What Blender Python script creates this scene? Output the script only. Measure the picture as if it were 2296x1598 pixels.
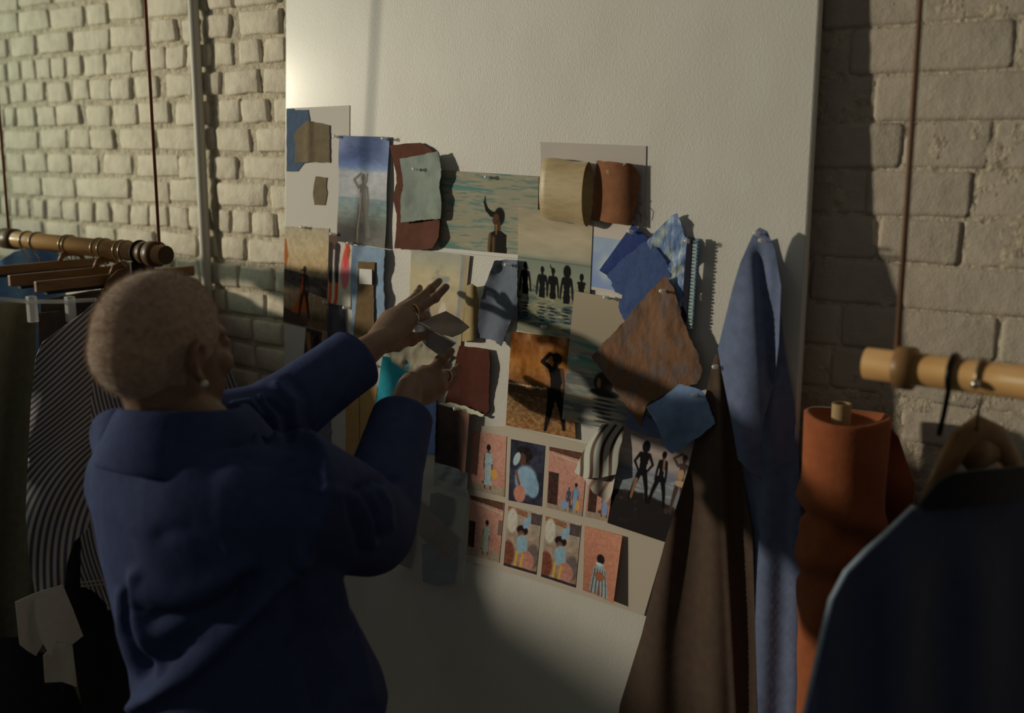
import bpy, bmesh, math, random
import numpy as np
from mathutils import Vector, Matrix
from mathutils.geometry import delaunay_2d_cdt

# ------------------------------------------------------------------ camera, world, light, exposure
sc = bpy.context.scene
for o in list(bpy.data.objects): bpy.data.objects.remove(o)
COL = sc.collection
W_, H_, F_ = 2296.0, 1598.0, 2493.0
YAW, PIT = math.radians(38.7), math.atan(479 / 2493.0)
CAM = np.array([0.0, -1.6, 1.85])
FWD = np.array([-math.sin(YAW) * math.cos(PIT), math.cos(YAW) * math.cos(PIT), -math.sin(PIT)])
RGT = np.array([math.cos(YAW), math.sin(YAW), 0.0])
UPV = np.cross(RGT, FWD)
cd = bpy.data.cameras.new('camera'); cam = bpy.data.objects.new('camera', cd); COL.objects.link(cam)
cd.sensor_width = 36.0; cd.lens = 36.0 * F_ / W_; cd.clip_start = 0.05
cam.matrix_world = Matrix(((RGT[0], UPV[0], -FWD[0], CAM[0]), (RGT[1], UPV[1], -FWD[1], CAM[1]),
                           (RGT[2], UPV[2], -FWD[2], CAM[2]), (0, 0, 0, 1)))
cd.dof.use_dof = True; cd.dof.focus_distance = 1.98; cd.dof.aperture_fstop = 2.6
sc.camera = cam
wd = bpy.data.worlds.new('world'); sc.world = wd; wd.use_nodes = True
wd.node_tree.nodes['Background'].inputs[0].default_value = (1.0, 0.95, 0.84, 1)
wd.node_tree.nodes['Background'].inputs[1].default_value = 0.062
LAMP = Vector((-8.85, -5.0, 2.82))
ld = bpy.data.lights.new('window_sunlamp', 'SPOT'); lo = bpy.data.objects.new('window_sunlamp', ld); COL.objects.link(lo)
ld.energy = 1850; ld.color = (1.0, 0.88, 0.68); ld.spot_size = math.radians(21); ld.spot_blend = 1.0; ld.shadow_soft_size = 0.19
lo.location = LAMP
lo.rotation_euler = (Vector((-1.7, -0.35, 1.86)) - LAMP).to_track_quat('-Z', 'Y').to_euler()
ad = bpy.data.lights.new('window_skylight', 'AREA'); ao = bpy.data.objects.new('window_skylight', ad); COL.objects.link(ao)
ad.shape = 'RECTANGLE'; ad.size = 1.2; ad.size_y = 1.2; ad.energy = 8; ad.color = (0.78, 1.0, 0.78)
ao.location = (-3.62, -1.0, 2.1)
ao.rotation_euler = (Vector((-1.2, -0.4, 1.6)) - ao.location).to_track_quat('-Z', 'Y').to_euler()
sc.view_settings.view_transform = 'Standard'; sc.view_settings.look = 'None'
sc.view_settings.exposure = 0.0; sc.view_settings.gamma = 1.0; sc.view_settings.use_curve_mapping = False

# ------------------------------------------------------------------ geometry helpers
def ray(px, py): return FWD + RGT * ((px - W_ / 2) / F_) - UPV * ((py - H_ / 2) / F_)
def atY(px, py, Y):
    d = ray(px, py); return CAM + d * ((Y - CAM[1]) / d[1])
def atX(px, py, X):
    d = ray(px, py); return CAM + d * ((X - CAM[0]) / d[0])
def atD(px, py, D): return CAM + ray(px, py) * D
BK, BZ0, BH0 = 0.044, 2.09, 0.035                 # the pinboard leans on the wall: front face y = -(BH0 + BK*(BZ0 - z))
def bdY(z): return -(BH0 + BK * (BZ0 - z))
BN = np.array([0.0, -1.0, BK]); BN = BN / np.linalg.norm(BN)
BP0 = np.array([0.0, bdY(BZ0), BZ0])
def board(px, py, off=0.0):
    d = ray(px, py); p = BP0 + BN * (off * 0.6)
    return CAM + d * (((p - CAM) @ BN) / (d @ BN))

def s2l(c):
    c = np.asarray(c, float) / 255.0
    return np.where(c <= 0.04045, c / 12.92, ((c + 0.055) / 1.055) ** 2.4)
KL = np.array([0.36, 0.33, 0.25]); KS = np.array([0.115, 0.108, 0.088]); KM = np.array([0.22, 0.205, 0.16])
def alb(c, k=KL): k = np.asarray(k); return tuple(np.clip(s2l(c) / (.45 * k + .55 * k.mean()), 0.004, 0.86))

def ss(a, b, x):
    t = np.clip((x - a) / (b - a), 0, 1); return t * t * (3 - 2 * t)

def hashn(ix, iy, s):
    h = np.sin(ix * 127.1 + iy * 311.7 + s * 74.7) * 43758.5453
    return h - np.floor(h)
def vnoise(x, y, s=0):
    x = np.asarray(x, float); y = np.asarray(y, float)
    ix, iy = np.floor(x), np.floor(y); fx, fy = x - ix, y - iy
    fx = fx * fx * (3 - 2 * fx); fy = fy * fy * (3 - 2 * fy)
    a, b = hashn(ix, iy, s), hashn(ix + 1, iy, s); c, d = hashn(ix, iy + 1, s), hashn(ix + 1, iy + 1, s)
    return (a * (1 - fx) + b * fx) * (1 - fy) + (c * (1 - fx) + d * fx) * fy
def fbm(x, y, s=0, o=3):
    v = 0; a = 0.5
    for i in range(o): v = v + a * vnoise(np.asarray(x) * 2 ** i, np.asarray(y) * 2 ** i, s + i * 13); a *= 0.5
    return v

# ------------------------------------------------------------------ materials (all node based)
MATS = {}
def mat(name, col=(0.5, 0.5, 0.5), rough=0.8, spec=0.3, bumps=(), var=None, metal=0.0, alpha=None, sheen=0.0, trans=0.0,
        coat=0.0, vcol=None, stripe=None, stretch=(1, 1, 1), ior=1.45, sss=0.0):
    if name in MATS: return MATS[name]
    m = bpy.data.materials.new(name); m.use_nodes = True; nt = m.node_tree; N = nt.nodes; L = nt.links
    b = N['Principled BSDF']; b.inputs['Roughness'].default_value = rough; b.inputs['Metallic'].default_value = metal
    b.inputs['Specular IOR Level'].default_value = spec; b.inputs['IOR'].default_value = ior
    b.inputs['Sheen Weight'].default_value = sheen; b.inputs['Transmission Weight'].default_value = trans
    b.inputs['Coat Weight'].default_value = coat; b.inputs['Coat Roughness'].default_value = 0.15
    if sss: b.inputs['Subsurface Weight'].default_value = sss; b.inputs['Subsurface Scale'].default_value = 0.01
    tc = N.new('ShaderNodeTexCoord'); mp = N.new('ShaderNodeMapping'); L.new(tc.outputs['Object'], mp.inputs[0])
    mp.inputs['Scale'].default_value = stretch
    def noise(scale, detail=4, w=None):
        n = N.new('ShaderNodeTexNoise'); n.inputs['Scale'].default_value = scale; n.inputs['Detail'].default_value = detail
        L.new(mp.outputs[0], n.inputs['Vector']); return n
    csock = None
    if vcol:
        a = N.new('ShaderNodeAttribute'); a.attribute_name = vcol; csock = a.outputs['Color']
    else:
        r = N.new('ShaderNodeRGB'); r.outputs[0].default_value = (*col[:3], 1); csock = r.outputs[0]
    if stripe:                                   # stripe = (attribute, other colour, width 0..1)
        a = N.new('ShaderNodeAttribute'); a.attribute_name = stripe[0]
        s = N.new('ShaderNodeMath'); s.operation = 'FRACT'; L.new(a.outputs['Fac'], s.inputs[0])
        g = N.new('ShaderNodeMapRange'); g.inputs['From Min'].default_value = stripe[2] - 0.12; g.inputs['From Max'].default_value = stripe[2] + 0.12
        pp = N.new('ShaderNodeMath'); pp.operation = 'PINGPONG'; pp.inputs[1].default_value = 0.5; L.new(s.outputs[0], pp.inputs[0])
        p2 = N.new('ShaderNodeMath'); p2.operation = 'MULTIPLY'; p2.inputs[1].default_value = 2; L.new(pp.outputs[0], p2.inputs[0])
        L.new(p2.outputs[0], g.inputs['Value'])
        mx = N.new('ShaderNodeMix'); mx.data_type = 'RGBA'; L.new(g.outputs[0], mx.inputs['Factor'])
        L.new(csock, mx.inputs['A']); mx.inputs['B'].default_value = (*stripe[1][:3], 1); csock = mx.outputs['Result']
    if var:                                      # var = (scale, colour2, lo, hi)
        n = noise(var[0], 5); g = N.new('ShaderNodeMapRange')
        g.inputs['From Min'].default_value = var[2]; g.inputs['From Max'].default_value = var[3]; L.new(n.outputs['Fac'], g.inputs['Value'])
        mx = N.new('ShaderNodeMix'); mx.data_type = 'RGBA'; L.new(g.outputs[0], mx.inputs['Factor'])
        L.new(csock, mx.inputs['A']); mx.inputs['B'].default_value = (*var[1][:3], 1); csock = mx.outputs['Result']
    L.new(csock, b.inputs['Base Color'])
    prev = None
    for (scale, strength, dist) in bumps:
        n = noise(scale, 3); bp = N.new('ShaderNodeBump'); bp.inputs['Strength'].default_value = strength
        bp.inputs['Distance'].default_value = dist; L.new(n.outputs['Fac'], bp.inputs['Height'])
        if prev: L.new(prev.outputs[0], bp.inputs['Normal'])
        prev = bp
    if prev: L.new(prev.outputs[0], b.inputs['Normal'])
    if alpha is not None:
        if isinstance(alpha, tuple):             # (scale, lo, hi) cloudy alpha
            n = noise(alpha[0], 4); g = N.new('ShaderNodeMapRange'); g.inputs['From Min'].default_value = 0.35; g.inputs['From Max'].default_value = 0.65
            g.inputs['To Min'].default_value = alpha[1]; g.inputs['To Max'].default_value = alpha[2]
            L.new(n.outputs['Fac'], g.inputs['Value']); L.new(g.outputs[0], b.inputs['Alpha'])
        else: b.inputs['Alpha'].default_value = alpha
    MATS[name] = m; return m

def cloth(name, col, k=KL, bump=0.25, scale=700, var=0.75, sheen=0.15, alpha=None, rough=0.9):
    c = tuple(x * .8 for x in (col if max(col) <= 1 else alb(col, k))); c2 = tuple(x * var for x in c)
    return mat(name, c, rough, 0.15, ((scale, bump, 0.0006), (45, 0.25, 0.004)), (60, c2, 0.35, 0.75), sheen=sheen, alpha=alpha)

# ------------------------------------------------------------------ object helpers
def tag(o, label=None, cat=None, group=None, kind=None):
    if label: o['label'] = label
    if cat: o['category'] = cat
    if group: o['group'] = group
    if kind: o['kind'] = kind
    return o
def empty(name, loc, label=None, cat=None, group=None):
    o = bpy.data.objects.new(name, None); o.location = Vector(loc); o.empty_display_size = 0.02; COL.objects.link(o)
    return tag(o, label, cat, group)
def wloc(o):
    v = Vector((0, 0, 0))
    while o: v += o.location; o = o.parent
    return v
def mk(name, verts, faces, m, parent=None, smooth=True, col=None, attr=None, solid=0.0, label=None, cat=None, group=None, kind=None, origin=None, bevel=0.0):
    V = np.asarray(verts, float).reshape(-1, 3)
    if parent is not None: org = np.array(wloc(parent)); loc = np.zeros(3)
    elif origin is not None: org = np.array(origin, float); loc = org
    else:
        lo_, hi_ = V.min(0), V.max(0); org = np.array([(lo_[0] + hi_[0]) / 2, (lo_[1] + hi_[1]) / 2, lo_[2]]); loc = org
    me = bpy.data.meshes.new(name); me.from_pydata((V - org).tolist(), [], [list(map(int, f)) for f in faces])
    if smooth: me.polygons.foreach_set('use_smooth', [True] * len(me.polygons))
    if col is not None:
        a = me.color_attributes.new('Col', 'FLOAT_COLOR', 'POINT')
        c4 = np.ones((len(V), 4), np.float32); c4[:, :3] = col; a.data.foreach_set('color', c4.ravel())
    if attr is not None:
        a = me.attributes.new('stripe', 'FLOAT', 'POINT'); a.data.foreach_set('value', np.asarray(attr, np.float32))
    me.materials.append(m); me.update()
    o = bpy.data.objects.new(name, me); COL.objects.link(o); o.location = Vector(loc) if parent is None else Vector((0, 0, 0))
    if parent is not None: o.parent = parent
    if solid:
        s = o.modifiers.new('thickness', 'SOLIDIFY'); s.thickness = solid; s.offset = 0.0
        s = o.modifiers.new('crisp_edges', 'EDGE_SPLIT'); s.split_angle = math.radians(55)
    if bevel:
        s = o.modifiers.new('bevel', 'BEVEL'); s.width = bevel; s.segments = 2; s.limit_method = 'ANGLE'
    return tag(o, label, cat, group, kind)

class MB:
    """collects vertices and faces of one mesh"""
    def __init__(s): s.v = []; s.f = []
    def add(s, v, f):
        n = len(s.v); s.v += [tuple(map(float, p)) for p in v]; s.f += [[i + n for i in q] for q in f]; return s
    def box(s, lo, hi):
        (a, b, c), (d, e, g) = lo, hi
        return s.add([(a, b, c), (d, b, c), (d, e, c), (a, e, c), (a, b, g), (d, b, g), (d, e, g), (a, e, g)],
                     [(0, 3, 2, 1), (4, 5, 6, 7), (0, 1, 5, 4), (1, 2, 6, 5), (2, 3, 7, 6), (3, 0, 4, 7)])
    def tube(s, pts, rad, n=12, caps=True, closed=False, flat=None):
        """pts: list of points, rad: radius or list; flat=(axis vector, factor) squashes the section along the axis"""
        P = [np.array(p, float) for p in pts]; R = rad if hasattr(rad, '__len__') else [rad] * len(P)
        m = len(P); vs = []; prevn = None
        for i in range(m):
            a = P[i - 1] if (i > 0 or closed) else P[i]; b = P[(i + 1) % m] if (i < m - 1 or closed) else P[i]
            t = b - a; t = t / (np.linalg.norm(t) + 1e-12)
            if prevn is None:
                h = np.array([0, 0, 1.0]) if abs(t[2]) < 0.9 else np.array([1.0, 0, 0])
                nn = np.cross(t, h)
            else: nn = prevn - t * (prevn @ t)
            nn = nn / np.linalg.norm(nn); prevn = nn; bb = np.cross(t, nn)
            for k in range(n):
                an = 2 * math.pi * k / n; d = (nn * math.cos(an) + bb * math.sin(an)) * R[i]
                if flat is not None:
                    ax = np.array(flat[0], float); ax /= np.linalg.norm(ax); d = d - ax * (d @ ax) * (1 - flat[1])
                vs.append(P[i] + d)
        fs = []
        for i in range(m if closed else m - 1):
            for k in range(n):
                a, b = i * n + k, i * n + (k + 1) % n; c, d = ((i + 1) % m) * n + (k + 1) % n, ((i + 1) % m) * n + k
                fs.append((a, b, c, d))
        if caps and not closed:
            fs.append(tuple(range(n))[::-1]); fs.append(tuple((m - 1) * n + k for k in range(n)))
        return s.add(vs, fs)
    def ell(s, c, r, axes=None, n=16, m=10):
        c = np.array(c, float); A = np.array(axes, float) if axes is not None else np.eye(3)
        vs = [c + A[2] * r[2]]
        for i in range(1, m):
            th = math.pi * i / m
            for k in range(n):
                ph = 2 * math.pi * k / n
                vs.append(c + A[0] * (r[0] * math.sin(th) * math.cos(ph)) + A[1] * (r[1] * math.sin(th) * math.sin(ph)) + A[2] * (r[2] * math.cos(th)))
        vs.append(c - A[2] * r[2]); fs = []
        for k in range(n): fs.append((0, 1 + k, 1 + (k + 1) % n))
        for i in range(m - 2):
            for k in range(n):
                a = 1 + i * n + k; b = 1 + i * n + (k + 1) % n; fs.append((a, a + n, b + n, b))
        l = len(vs) - 1; q = 1 + (m - 2) * n
        for k in range(n): fs.append((q + k, l, q + (k + 1) % n))
        return s.add(vs, fs)
    def loft(s, rings):
        n = len(rings[0]); vs = [p for r in rings for p in r]; fs = []
        for i in range(len(rings) - 1):
            for k in range(n): fs.append((i * n + k, i * n + (k + 1) % n, (i + 1) * n + (k + 1) % n, (i + 1) * n + k))
        fs.append(tuple(range(n))[::-1]); fs.append(tuple((len(rings) - 1) * n + k for k in range(n)))
        return s.add(vs, fs)
    def build(s, name, m, parent=None, **kw): return mk(name, s.v, s.f, m, parent, **kw)

def clean(mb_, name='tmp'):
    """recalculated normals for a union by voxel remesh"""
    me = bpy.data.meshes.new(name); me.from_pydata(mb_.v, [], mb_.f)
    bm = bmesh.new(); bm.from_mesh(me); bmesh.ops.recalc_face_normals(bm, faces=bm.faces); bm.to_mesh(me); bm.free(); return me
def union(mb_, voxel, smooth=6, fac=0.5):
    """one continuous surface from overlapping closed shapes: returns vertices, faces"""
    me = clean(mb_); o = bpy.data.objects.new('tmp', me); COL.objects.link(o)
    r = o.modifiers.new('r', 'REMESH'); r.mode = 'VOXEL'; r.voxel_size = voxel
    if smooth: s = o.modifiers.new('s', 'SMOOTH'); s.factor = fac; s.iterations = smooth
    dg = bpy.context.evaluated_depsgraph_get(); dg.update()
    e = o.evaluated_get(dg); m2 = e.to_mesh()
    V = np.empty(len(m2.vertices) * 3); m2.vertices.foreach_get('co', V); V = V.reshape(-1, 3)
    Nn = np.empty(len(m2.vertices) * 3); m2.vertices.foreach_get('normal', Nn); Nn = Nn.reshape(-1, 3)
    Fc = [tuple(p.vertices) for p in m2.polygons]
    e.to_mesh_clear(); bpy.data.objects.remove(o); bpy.data.meshes.remove(me)
    return V, Nn, Fc

def inside(poly, x, y):
    x = np.asarray(x, float); y = np.asarray(y, float); r = np.zeros(x.shape, bool); n = len(poly)
    for i in range(n):
        (x0, y0), (x1, y1) = poly[i], poly[(i + 1) % n]
        if y0 == y1: continue
        c = ((y0 > y) != (y1 > y)) & (x < (x1 - x0) * (y - y0) / (y1 - y0) + x0); r ^= c
    return r
def dens(poly, step, jit=0.0, rnd=None):
    out = []
    for i in range(len(poly)):
        a, b = np.array(poly[i], float), np.array(poly[(i + 1) % len(poly)], float); l = np.linalg.norm(b - a); k = max(1, int(round(l / step)))
        nn = np.array([-(b - a)[1], (b - a)[0]]) / (l + 1e-9)
        for j in range(k):
            p = a + (b - a) * j / k
            if jit and j: p = p + nn * rnd.uniform(-jit, jit)
            out.append((p[0], p[1]))
    return out
def poly_mesh(outline, step, seed=1, fray=0.0):
    """triangulated flat cloth or paper in pixel coordinates of the traced outline: points and triangles"""
    rnd = random.Random(seed); ol = dens(outline, step, fray, rnd); n = len(ol)
    xs = [p[0] for p in ol]; ys = [p[1] for p in ol]; pts = list(ol)
    gx = np.arange(min(xs) + step * .5, max(xs), step); gy = np.arange(min(ys) + step * .5, max(ys), step * .9)
    X, Y = np.meshgrid(gx, gy); X = X + (np.arange(len(gy)) % 2)[:, None] * step * .5
    X = X.ravel(); Y = Y.ravel(); k = inside(ol, X, Y); X, Y = X[k], Y[k]
    O = np.array(ol)
    if len(X):
        d = np.sqrt(((np.stack([X, Y], 1)[:, None, :] - O[None]) ** 2).sum(2)).min(1); k = d > step * .45; X, Y = X[k], Y[k]
    pts += list(zip(X.tolist(), Y.tolist()))
    r = delaunay_2d_cdt([Vector(p) for p in pts], [], [list(range(n))], 1, 1e-5)
    P = np.array([(v.x, v.y) for v in r[0]]); return P, [tuple(f) for f in r[2]]
def sheet(name, outline, m, off=0.004, fold=None, step=9, fray=0.0, seed=1, solid=0.0012, mapf=None, sattr=None, parent=None, colf=None, **kw):
    P, Fs = poly_mesh(outline, step, seed, fray)
    x, y = P[:, 0], P[:, 1]; h = np.full(len(P), off) if fold is None else off + fold(x, y)
    mf = mapf or board
    V = np.array([mf(a, b, c) for a, b, c in zip(x, y, h)])
    return mk(name, V, Fs, m, parent, solid=solid, attr=None if sattr is None else sattr(x, y), col=None if colf is None else colf(x, y), **kw)

# ------------------------------------------------------------------ the room
PAINT = alb((150, 138, 108))
m_brick = mat('painted_brick', (.76, .69, .56), 0.75, 0.3, ((260, 0.6, 0.0018), (45, 0.5, 0.005), (12, .3, .008)), (26, (.60, .53, .42), 0.42, 0.78))
m_mortar = mat('painted_mortar', (.62, .55, .43), 0.9, 0.2, ((160, 0.9, 0.003), (50, 0.8, 0.008)), (70, (.44, .385, .295), 0.4, 0.7))
m_plaster = mat('plain_wall', (0.45, 0.43, 0.38), 0.9, 0.2, ((60, 0.2, 0.003),))
def wall_grid(name, x0, x1, z0, z1, step, depth, amp, m, **kw):
    xs = np.arange(x0, x1 + step, step); zs = np.arange(z0, z1 + step, step); X, Z = np.meshgrid(xs, zs)
    Y = depth + amp * (fbm(X * 55, Z * 55, 5) - .5) * 2 + amp * .7 * (vnoise(X * 160, Z * 160, 9) - .5)
    V = np.stack([X, Y, Z], -1).reshape(-1, 3); nx, nz = len(xs), len(zs)
    Fs = [(j * nx + i, j * nx + i + 1, (j + 1) * nx + i + 1, (j + 1) * nx + i) for j in range(nz - 1) for i in range(nx - 1)]
    return V, Fs
mbw = MB()
V, Fs = wall_grid('w', -3.45, -1.7, 1.25, 2.5, 0.006, 0.0044, 0.0026, None); mbw.add(V, Fs)
V, Fs = wall_grid('w', -0.95, 0.6, 1.0, 2.5, 0.010, 0.0022, 0.0025, None); mbw.add(V, Fs)
mbw.box((-3.6, 0.012, 0), (2.2, 0.16, 2.9))
wall_back = mbw.build('wall_back', m_mortar, None, label='white painted rough brick wall behind the pinboard', cat='wall', kind='structure', origin=(0, 0, 0))
BR = random.Random(7)
m_brick_dim = mat('painted_brick_dimmed', (.56, .50, .41), 0.8, 0.25, ((260, 0.5, 0.0015), (45, 0.5, 0.005), (12, .4, .01)), (20, (.47, .42, .34), 0.42, 0.78))  # darker copy of the brick paint: dimmer light at the right put into the colour
def brick(x0, x1, z0, z1, proud, rough=1.0, parent=wall_back, m=None):
    nx, nz = 5, 4; w, h = x1 - x0, z1 - z0; vs = []; fs = []
    c = [BR.uniform(-.005, .005) * rough for _ in range(8)]
    dz = BR.uniform(-.002, .002) * rough; px_ = BR.uniform(-.002, .0025) * rough
    bot = [BR.uniform(-.002, .002) * rough for _ in range(nx + 1)]; top = [BR.uniform(-.002, .002) * rough for _ in range(nx + 1)]
    for j in range(nz + 1):
        for i in range(nx + 1):
            u, v = (0, min(.2, .006 / w), .45, .6, 1 - min(.2, .006 / w), 1)[i], (0, .11, .5, .89, 1)[j]
            uu = 0.5 + (u - .5) * (0.975 if j in (0, nz) else 1.0); vv = 0.5 + (v - .5) * (0.95 if i in (0, nx) else 1.0)
            x = x0 + w * uu + (c[0] * (1 - u) * (1 - v) + c[1] * u * (1 - v) + c[2] * (1 - u) * v + c[3] * u * v)
            z = z0 + h * vv + dz + bot[i] * (1 - v) + top[i] * v + (c[4] * (1 - u) + c[5] * u) * .5
            edge = (i in (0, nx)) + (j in (0, nz))
            y = -proud + px_ + BR.uniform(-.0012, .0012) * rough + (0.0022 if edge == 1 else 0.004 if edge == 2 else 0) * min(1, proud / .004 + .35)
            vs.append((x, y, z))
    for j in range(nz):
        for i in range(nx):
            a = j * (nx + 1) + i; fs.append((a, a + 1, a + nx + 2, a + nx + 1))
    ring = [i for i in range(nx + 1)] + [j * (nx + 1) + nx for j in range(1, nz + 1)] + [nz * (nx + 1) + i for i in range(nx - 1, -1, -1)] + [j * (nx + 1) for j in range(nz - 1, 0, -1)]
    cx, cz = (x0 + x1) / 2, (z0 + z1) / 2; n0 = len(vs)
    for q in ring:
        x, y, z = vs[q]; vs.append((cx + (x - cx) * 1.03 + math.copysign(.001, x - cx), 0.0125, cz + (z - cz) * 1.03))
    k = len(ring)
    for i in range(k): fs.append((ring[i], n0 + i, n0 + (i + 1) % k, ring[(i + 1) % k]))
    return mk('brick', vs, fs, m or m_brick, parent)
ZR1 = 2.137; PZ = 0.0619                                     # top of the second course seen at the left, course height
S1 = 2.497
rows = {
 -2: [],
 -1: [(-60, 100), (108, 285), (300, 470), (480, 640)],
 0: [(-90, -5), (0, 100), (105, 272), (285, 470), (488, 602), (612, 805), (835, 1060), (1090, 1150), (1160, 1300), (1320, 1570)],
 1: [(-120, 40), (60, 195), (222, 390), (405, 605), (618, 820), (848, 985), (1018, 1110), (1155, 1290), (1335, 1570)],
 2: [(-60, 30), (45, 105), (120, 190), (200, 280), (288, 360), (385, 455), (475, 585), (595, 735), (745, 830), (838, 928), (932, 1035), (1050, 1180), (1195, 1305), (1340, 1460), (1478, 1600)],
 3: [(-60, 42), (60, 135), (150, 248), (272, 380), (412, 495), (510, 618), (622, 732), (752, 880), (935, 1085), (1100, 1235), (1262, 1450), (1475, 1640)],
 4: [(-90, 20), (30, 88), (95, 200), (208, 310), (320, 443), (478, 615), (640, 770), (775, 948), (990, 1165), (1222, 1345), (1352, 1500), (1530, 1650)],
 5: [(-80, 10), (22, 208), (232, 372), (390, 500), (515, 640), (665, 870), (885, 1100), (1125, 1190), (1208, 1400), (1440, 1640)],
 6: [(-50, 20), (35, 132), (145, 262), (268, 388), (400, 550), (580, 738), (772, 1000), (1003, 1115), (1190, 1320), (1365, 1640)],
 7: [(-120, 30), (65, 222), (232, 415), (428, 718), (735, 945), (948, 1120), (1215, 1485), (1512, 1640)],
 8: [(-70, -5), (5, 50), (58, 95), (103, 160), (188, 250), (265, 345), (350, 432), (443, 525), (538, 615), (630, 718), (728, 828), (838, 940), (953, 1055), (1065, 1165), (1225, 1285), (1298, 1405), (1420, 1545), (1558, 1650)],
 9: [(-110, 55), (70, 238), (260, 440), (482, 645), (662, 862), (892, 1095), (1115, 1205), (1245, 1372), (1388, 1640)],
 10: [(-60, 120), (150, 330), (360, 420), (520, 700), (720, 960), (985, 1110), (1125, 1330), (1345, 1530), (1545, 1640)],
 11: [(940, 1100), (1150, 1260), (1275, 1480), (1495, 1640)],
 12: [(1000, 1160), (1180, 1400), (1420, 1580), (1590, 1650)],
 13: [(1100, 1290), (1300, 1420), (1435, 1640)],
 14: [(1080, 1200), (1215, 1440), (1460, 1640)],
 15: [(1130, 1350), (1370, 1490), (1505, 1640)],
 16: [(1180, 1300), (1330, 1560), (1575, 1660)],
}
for k, lst in rows.items():
    zt = ZR1 - (k - 1) * PZ; zb = zt - PZ
    for a, b in lst:
        yy = None
        xs = []
        for q in (a, b):
            # photo column -> wall x at this course (the course's own height on the wall)
            pxx = q / S1; lo_y, hi_y = -400.0, 2200.0
            for _ in range(40):
                mid = (lo_y + hi_y) / 2
                if atY(pxx, mid, 0)[2] > (zt + zb) / 2: lo_y = mid
                else: hi_y = mid
            xs.append(atY(pxx, lo_y, 0)[0])
        deep = 1.0 if k < 11 else 0.5
        g = 0.0054
        brick(xs[0] + .001, xs[1] - .001, zb + g, zt - g - .001, 0.002 + BR.uniform(-.001, .0015), deep)
RB = random.Random(21)
for k in (-3, -2, 11, 12, 13, 14):                 # courses above the picture and behind the clothes
    zt = ZR1 - (k - 1) * PZ; x = -3.2; end = -1.95 if k < 0 else -2.36
    while x < end:
        w = RB.choice((.10, .185, .195, .11, .19)); brick(x, min(x + w, -1.86) - .011, zt - PZ + .0054, zt - .0064, .002 + RB.uniform(-.001, .0015), 1.0); x += w
# the right end of the wall, thickly painted: joints nearly filled
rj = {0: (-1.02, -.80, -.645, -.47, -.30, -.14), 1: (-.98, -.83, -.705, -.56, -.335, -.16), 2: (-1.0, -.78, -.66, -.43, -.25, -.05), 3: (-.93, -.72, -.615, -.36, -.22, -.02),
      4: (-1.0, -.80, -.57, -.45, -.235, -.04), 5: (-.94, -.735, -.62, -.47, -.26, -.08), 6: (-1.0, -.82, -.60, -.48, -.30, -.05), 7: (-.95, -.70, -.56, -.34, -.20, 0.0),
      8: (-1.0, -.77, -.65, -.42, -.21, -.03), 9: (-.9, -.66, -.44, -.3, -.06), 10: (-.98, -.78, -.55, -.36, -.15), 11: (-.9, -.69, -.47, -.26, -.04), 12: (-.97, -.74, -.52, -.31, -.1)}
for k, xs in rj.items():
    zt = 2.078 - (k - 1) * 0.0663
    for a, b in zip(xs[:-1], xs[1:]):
        brick(a + .0015, b - .0015, zt - .0663 + .0021, zt - .0021, -0.0006 + BR.uniform(-.0008, .0008), 0.55, m=m_brick_dim)
MB().box((-3.6, -4.5, -0.1), (2.2, 0.16, 0.0)).build('floor', mat('floor_boards', (0.16, 0.12, 0.08), 0.5, 0.3, ((90, 0.2, 0.002),), (12, (0.11, 0.08, 0.055), 0.4, 0.6)), label='dark wooden floor below the picture', cat='floor', kind='structure', origin=(0, 0, 0))
SHADE_PIER = -1.345  # edge of an unseen pier added to keep the lamp off part of the jacket
# the left wall with the window the low sunlight comes through
XW = -3.45; wy0, wy1, wz0, wz1 = -2.6, -0.2, 0.8, 2.6
mbl = MB()
mbl.box((XW - .1, -4.5, 0), (XW, wy0, 2.9)).box((XW - .1, wy1, 0), (XW, 0.0, 2.9)).box((XW - .1, wy0, 0), (XW, wy1, wz0)).box((XW - .1, -1.80, wz0), (XW, wy1, 1.53)).box((XW - .1, wy0, wz1), (XW, wy1, 2.9))  # includes a raised sill stretch added to shade the lower board
mbl.build('wall_left', m_plaster, None, label='plain wall with the window at the left', cat='wall', kind='structure', smooth=False, origin=(XW, 0, 0))
mw = MB(); t = .02
mw.box((XW - .09, wy0, wz0), (XW - .01, wy0 + .01, wz1)).box((XW - .09, wy1 - .01, wz0), (XW - .01, wy1, wz1)).box((XW - .09, wy0, wz0), (XW - .01, wy1, wz0 + t)).box((XW - .09, wy0, wz1 - t), (XW - .01, wy1, wz1))
mw.build('window_1', mat('window_paint', (0.7, 0.68, 0.62), 0.5), None, label='plain white window frame', cat='window', kind='structure', smooth=False)

MB().box((-2.02, -1.62, 0), (-1.90, SHADE_PIER, 2.9)).build('shade_pier', m_plaster, None, label='unseen plastered pier added at the left to shade the jacket', cat='pier', kind='structure', smooth=False)
# pipe on the wall
m_pipe = mat('pipe_paint', (.60, .58, .52), 0.5, 0.4, ((60, 0.1, 0.001),))
pa, pb = atY(434, 0, -0.015), atY(464, 640, -0.015)
pipe = empty('conduit_pipe', (pb[0], -0.015, 0.02), 'slim white painted pipe running up the brick wall', 'pipe')
MB().tube([(pb[0], -0.015, 0.02), (pb[0], -0.015, 1.5), (pb[0] + (pa[0] - pb[0]) * .5, -.015, 1.95), (pa[0], -0.015, 2.9)], 0.0125, 14).build('pipe_run', m_pipe, pipe)
for z in (0.6, 2.5):
    MB().tube([(pb[0], -0.015, z - .012), (pb[0], -0.015, z + .012)], 0.0145, 14).box((pb[0] - .03, -.006, z - .01), (pb[0] + .03, 0.004, z + .01)).build('pipe_clip', m_pipe, pipe)

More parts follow.
